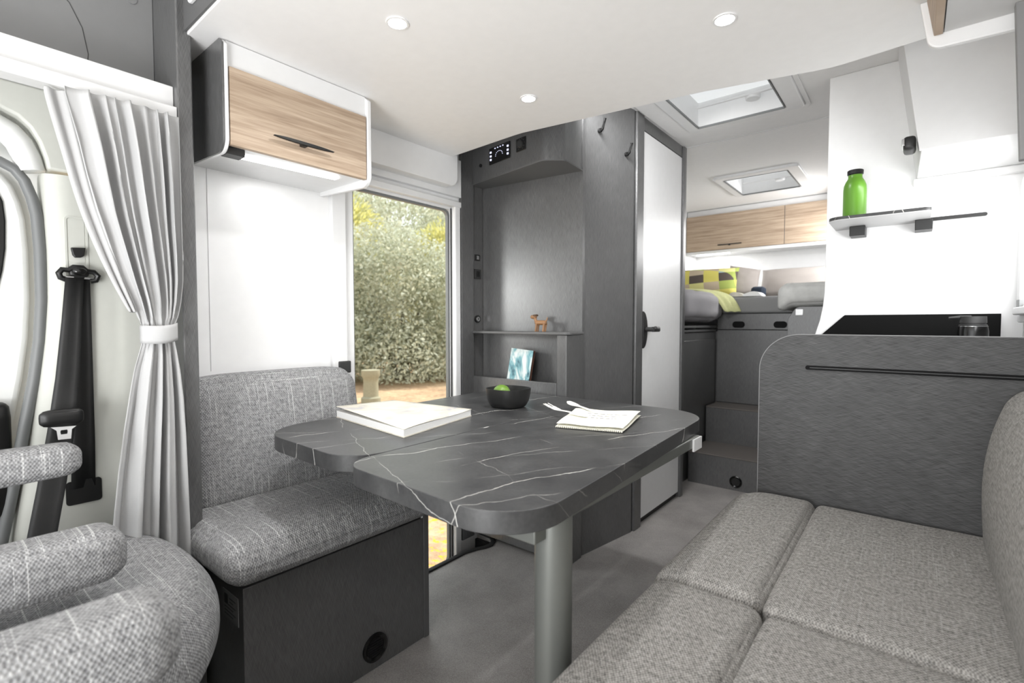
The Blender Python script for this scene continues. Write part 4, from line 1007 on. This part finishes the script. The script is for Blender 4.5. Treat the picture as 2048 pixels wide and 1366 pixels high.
sh = thing('wall_shelf', 'small marble-edged shelf on black brackets on the white bulkhead', 'shelf', (-.1, 2.38, 1.44))
MB().prism(roundpoly([(-.268, 2.245), (.037, 2.245), (.037, 2.499), (-.268, 2.499)], [.045, .02, 0, 0]), 'z', 1.437, 1.439).build('underside', 'greybottom', sh)
MB().prism(roundpoly([(-.268, 2.245), (.037, 2.245), (.037, 2.499), (-.268, 2.499)], [.045, .02, 0, 0]), 'z', 1.439, 1.450).build('shelf_board', 'stone', sh, bevel=.0005)
for xx in (-.213, -.008): MB().box(xx, xx + .052, 2.42, 2.499, 1.398, 1.4365).build('bracket', 'black', sh, bevel=.002)
tag(MB().prism(rrect(-.20, .196, 1.438, 1.451, .0063), 'y', 2.492, 2.4995).build('hanging_rail', 'black'), 'slim black rail running along the bulkhead behind the shelf', 'rail')
bt = thing('water_bottle', 'lime green bottle with black cap on the wall shelf', 'bottle', (-.193, 2.36, 1.4505))
MB().lathe((-.193, 2.36, 1.4505), [(0, 0), (.036, 0), (.0385, .003), (.0385, .115), (.037, .132), (.031, .148), (.025, .158), (.0235, .163), (.0235, .172), (0, .172)], 40).build('body', 'green', bt)
MB().lathe((-.193, 2.36, 1.6228), [(0, 0), (.0225, 0), (.0225, .002), (.0265, .003), (.0268, .017), (.025, .019), (0, .019)], 40).build('cap', 'black', bt)

kb = thing('kitchen_overhead_cabinet', 'white overhead cabinet above the kitchen corner at the right', 'cabinet', (.13, 2.3, 1.6))
MB().hexa([(.003, 2.077, 1.604), (.30, 2.077, 1.604), (.30, 2.499, 1.604), (-.008, 2.499, 1.604), (-.062, 2.077, 2.078), (.30, 2.077, 2.078), (.30, 2.499, 2.078), (-.074, 2.499, 2.078)]).build('body', 'white', kb, bevel=.003)
MB().hexa([(-.002, 2.066, 1.600), (.30, 2.066, 1.600), (.30, 2.077, 1.600), (-.002, 2.077, 1.600), (-.067, 2.066, 2.078), (.30, 2.066, 2.078), (.30, 2.077, 2.078), (-.067, 2.077, 2.078)]).build('door', 'white', kb, bevel=.002)
MB().box(-.018, .30, 2.478, 2.499, 1.575, 1.604).build('rear_lip', 'white', kb, bevel=.006)
MB().hexa([(.135, 2.15, 1.600), (.158, 2.15, 1.600), (.158, 2.40, 1.600), (.135, 2.40, 1.600), (.135, 2.15, 1.6035), (.158, 2.15, 1.6035), (.158, 2.40, 1.6035), (.135, 2.40, 1.6035)]).build('led_strip', 'led', kb)
area('led_beam_kitchen', (.0, 2.32, 1.595), (-.05, 2.46, 1.1), .3, .03, .5)
mb = MB().cushion(-.045, -.010, 2.13, 2.22, 1.628, 1.672, .012, 0, 5); mb.build('latch_body', 'charcoal', kb)
MB().box(-.048, -.040, 2.125, 2.20, 1.640, 1.662).build('latch_plate', 'chrome', kb, bevel=.002)

rs = thing('sofa_overhead_cabinet', 'white overhead cabinet with a rounded end panel above the sofa', 'cabinet', (.16, 1.3, 1.68))
MB().prism(roundpoly([(.30, 1.778), (-.008, 1.778), (.010, 1.668), (.30, 1.660)], [0, 0, .028, 0]), 'y', 1.488, 1.502).build('end_panel', 'white', rs, bevel=.003)
MB().box(.036, .30, .55, 1.487, 1.698, 1.708).build('bottom_panel', 'greybottom', rs)
MB().hexa([(.018, .55, 1.694), (.034, .55, 1.694), (.034, 1.485, 1.694), (.018, 1.485, 1.694), (.004, .55, 1.776), (.02, .55, 1.776), (.02, 1.485, 1.776), (.004, 1.485, 1.776)]).build('door', 'wood_y', rs, bevel=.002)
struct('trim_12', MB().hexa([(.158, 1.44, 1.38), (.30, 1.44, 1.38), (.30, 1.46, 1.38), (.158, 1.46, 1.38), (.143, 1.44, 1.698), (.30, 1.44, 1.698), (.30, 1.46, 1.698), (.143, 1.46, 1.698)]), 'upgrey', 'grey slanted upright at the extreme right edge below the overhead cabinet', bevel=.002)

# ================================================================== SOFA
sf = thing('side_sofa', 'warm grey upholstered side sofa in the right foreground', 'sofa', (-.1, 1.0, 0))
MB().box(-.40, .28, .05, 1.77, 0, .385).build('base_box', 'dark', sf, bevel=.002)
def roll(p):
    x, y, z = p; t = max(0, (-.36 - x) / .09)
    if z > .44: z -= .03 * (1 - math.sqrt(max(0, 1 - min(1, t) ** 2)))
    return (x, y, z)
def sag(cx, cy, wx, wy):
    def f(p):
        x, y, z = p
        if z > .46: z -= .008 * math.exp(-((x - cx) / wx) ** 2 - ((y - cy) / wy) ** 2)
        return (x, y, z)
    return f
def rollend(p):
    x, y, z = roll(p); t = max(0, (y - 1.70) / .06) * max(0, (-.34 - x) / .1)
    return (x + .03 * min(1, t), y - .02 * min(1, t), z)
fr_ = MB().cushion(-.452, -.2225, 1.052, 1.768, .385, .500, .028, .006, 30, rollend)
fr_.build('seat_bolster', 'fab_beige', sf)
fr_ = MB().cushion(-.222, .17, 1.052, 1.772, .385, .492, .020, .007, 34, sag(-.02, 1.4, .15, .28)); fr_.build('seat_cushion', 'fab_beige', sf)
fr_ = MB().cushion(-.445, -.2125, .10, 1.050, .385, .494, .028, .006, 30, roll); fr_.build('seat_bolster', 'fab_beige', sf)
fr_ = MB().cushion(-.212, .17, .10, 1.050, .385, .486, .020, .007, 34); fr_.build('seat_cushion', 'fab_beige', sf)
def bl(p):
    x, y, z = p; k = max(0, (z - .49) / .40); f = 1 - (x - .13) / .145; return (x + (.055 * k ** 3.2 - .010 * math.sin(PI * min(1, k))) * max(0, f), y, z)
MB().cushion(.150, .275, .10, 1.770, .40, .885, .045, .004, 34, bl).build('backrest', 'fab_beige', sf)

# ================================================================== OUTSIDE
def leafmat(name, stops):
    t = NT(name); g = t.new('ShaderNodeNewGeometry'); n = t.noise(t.coords('Object'), .9, 3)
    f = t.math('ADD', t.math('MULTIPLY', g.outputs['Random Per Island'], .6), t.math('MULTIPLY', n, .5)); c = t.ramp(f, stops)
    t.n.remove(t.b); d = t.new('ShaderNodeBsdfDiffuse'); tr = t.new('ShaderNodeBsdfTranslucent'); t.link(c, d.inputs[0]); t.link(c, tr.inputs[0])
    mx = t.new('ShaderNodeMixShader'); mx.inputs[0].default_value = .45; t.link(d.outputs[0], mx.inputs[1]); t.link(tr.outputs[0], mx.inputs[2])
    t.link(mx.outputs[0], t.n['Material Output'].inputs[0]); return t.m
M['olive'] = leafmat('olive_leaves', [(.1, rgb(168, 164, 142)), (.35, rgb(186, 186, 162)), (.6, rgb(202, 205, 184)), (.9, rgb(222, 226, 212))])
M['ylw'] = leafmat('yellow_green_leaves', [(.1, rgb(158, 162, 130)), (.4, rgb(196, 197, 150)), (.7, rgb(220, 214, 136)), (.95, rgb(230, 227, 186))])
M['bark'] = plain('bark', rgb(110, 96, 84), .9, var=.3, nscale=6)
def ground():
    t = NT('straw_ground'); v = t.coords(); a = t.noise(v, .7, 5, .6); b = t.noise(v, 9, 5, .7); c = t.noise(t.coords('Object', (3, 3, 3)), 5, 4)
    base = t.ramp(t.math('ADD', t.math('MULTIPLY', a, .5), t.math('MULTIPLY', b, .5)), [(.3, rgb(128, 106, 88)), (.45, rgb(176, 148, 120)), (.6, rgb(206, 180, 148)), (.75, rgb(218, 198, 170))])
    y = t.math('MULTIPLY', t.math('SUBTRACT', c, .52, clamp=True), 9, clamp=True)
    sepn = t.new('ShaderNodeSeparateXYZ'); t.link(v, sepn.inputs[0]); near = t.math('GREATER_THAN', sepn.outputs[0], -5.5)
    t.bump(b, .6, .05)
    return t.fin(t.mix(t.math('MULTIPLY', t.math('MULTIPLY', y, near), .9), base, rgb(214, 178, 50)), .95, spec=.1)
M['ground'] = ground()
bm = bmesh.new(); nx = 40
G = [[bm.verts.new((-2.2 - i * .9, -8 + j * 1.2, -.62 + .05 * mnoise.noise(Vector((i * .5, j * .5, 0))))) for j in range(nx)] for i in range(nx)]
for i in range(nx - 1):
    for j in range(nx - 1): bm.faces.new((G[i][j], G[i][j + 1], G[i + 1][j + 1], G[i + 1][j]))
mb = MB(); mb.bm.free(); mb.bm = bm; g_ = mb.build('ground', 'ground', origin=(0, 0, 0)); g_['kind'] = 'structure'; g_['label'] = 'straw-coloured stony ground outside the door'
def quads(P, size, seed, asp=.45):
    r = np.random.default_rng(seed); n = len(P)
    a = r.normal(size=(n, 3)); a /= np.linalg.norm(a, axis=1)[:, None]; b = r.normal(size=(n, 3)); b -= (b * a).sum(1)[:, None] * a; b /= np.linalg.norm(b, axis=1)[:, None]
    s = size * r.uniform(.6, 1.4, n)[:, None]; V = np.empty((n, 4, 3)); V[:, 0] = P - a * s; V[:, 1] = P + b * s * asp; V[:, 2] = P + a * s; V[:, 3] = P - b * s * asp
    return V.reshape(-1, 3), np.arange(n * 4).reshape(-1, 4)
def foliage(name, parent, blobs, n, size, m, seed):
    r = np.random.default_rng(seed); Ps = []
    tot = sum(b[3] * b[4] for b in blobs)
    for (x, y, z, rx, rz) in blobs:
        k = int(n * rx * rz / tot); d = r.normal(size=(k, 3)); d /= np.linalg.norm(d, axis=1)[:, None]; rad = r.uniform(.55, 1.05, k)[:, None]
        q = d * rad * np.array([rx, rx, rz]) + np.array([x, y, z]); lump = 1 + .12 * np.sin(q * 5 + seed).sum(1)[:, None] / 3; q = (q - [x, y, z]) * lump + [x, y, z]; Ps.append(q)
    P = np.concatenate(Ps); P = P[P[:, 2] > -.55]; V, F = quads(P, size, seed); V = V - np.array(ORIG[parent.name])
    me = bpy.data.meshes.new(name); me.from_pydata(V.tolist(), [], F.tolist()); me.materials.append(M[m]); o = bpy.data.objects.new(name, me); C.objects.link(o); o.parent = parent; o['kind'] = 'stuff'; return o
def bush(name, lab, c, blobs, n, size, m, seed, cat, group=None):
    o = thing(name, lab, cat, c, group); foliage('foliage', o, [(c[0] + b[0], c[1] + b[1], c[2] + b[2], b[3], b[4]) for b in blobs], n, size, m, seed)
    mb = MB(); rr = random.Random(seed)
    for k in range(5):
        a = rr.uniform(0, 6.28); mb.tube([(c[0] + .1 * math.cos(a), c[1] + .1 * math.sin(a), c[2] - .05), (c[0] + .5 * math.cos(a), c[1] + .5 * math.sin(a), c[2] + 1.2), (c[0] + .9 * math.cos(a), c[1] + .9 * math.sin(a), c[2] + 2.6)], [.10, .07, .03], 7)
    mb.build('trunk', 'bark', o)
    return o
bush('olive_bush', 'broad silvery olive bush filling the door window', (-12.0, 9.4, -.6), [(0, 0, 2.2, 2.0, 2.1), (-1.3, -1.6, 2.0, 1.7, 2.1), (1.2, 1.5, 2.1, 1.7, 2.0), (.2, -.6, 3.1, 1.5, 1.4), (1.2, .9, .8, 1.6, 1.1), (.9, -.6, .7, 1.5, 1.0), (-.6, -1.9, 1.0, 1.6, 1.1)], 70000, .055, 'olive', 3, 'bush')
bush('olive_bush', 'silvery olive bush continuing behind the left of the door window', (-17.5, 2.6, -.6), [(0, 0, 2.0, 2.0, 2.0), (.8, -1.6, 2.0, 1.8, 1.9), (0, 0, 1.0, 2, 1)], 30000, .06, 'olive', 4, 'bush')
bush('autumn_tree', 'yellow-green tree rising behind the olive bush on the left', (-20.5, 12.4, -.6), [(0, 0, 5.4, 2.3, 2.2), (-.8, -1.8, 4.6, 2.0, 2.0), (.6, .8, 3.2, 2, 2)], 22000, .10, 'ylw', 5, 'tree')
bush('autumn_tree', 'yellow-green tree rising behind the olive bush on the right', (-19.5, 18.6, -.6), [(0, 0, 5.0, 2.3, 2.0), (.5, 1.8, 4.4, 2.0, 2.0), (-.6, -.6, 3.0, 2.2, 2)], 22000, .10, 'ylw', 6, 'tree')
bush('grey_tree', 'tall grey-green tree in the far distance behind the yellow trees', (-33, 26, -.6), [(0, 0, 8, 5.5, 5.5), (1, -6.5, 7.5, 5.0, 5.2), (1, 5.0, 8, 4.5, 5.2), (0, 0, 3, 6, 3)], 45000, .15, 'olive', 8, 'tree')
ur = thing('garden_post', 'pale beige stone garden post at the left of the door window', 'post', (-8.78, 6.13, -.6))
MB().lathe((-8.78, 6.13, -.62), [(.20, 0), (.20, .10), (.16, .13), (.15, .42), (.16, .52), (.19, .56), (.19, .68), (0, .68)], 24).build('stone_body', plain('beige_stone', rgb(150, 146, 124), .9, var=.15), ur)
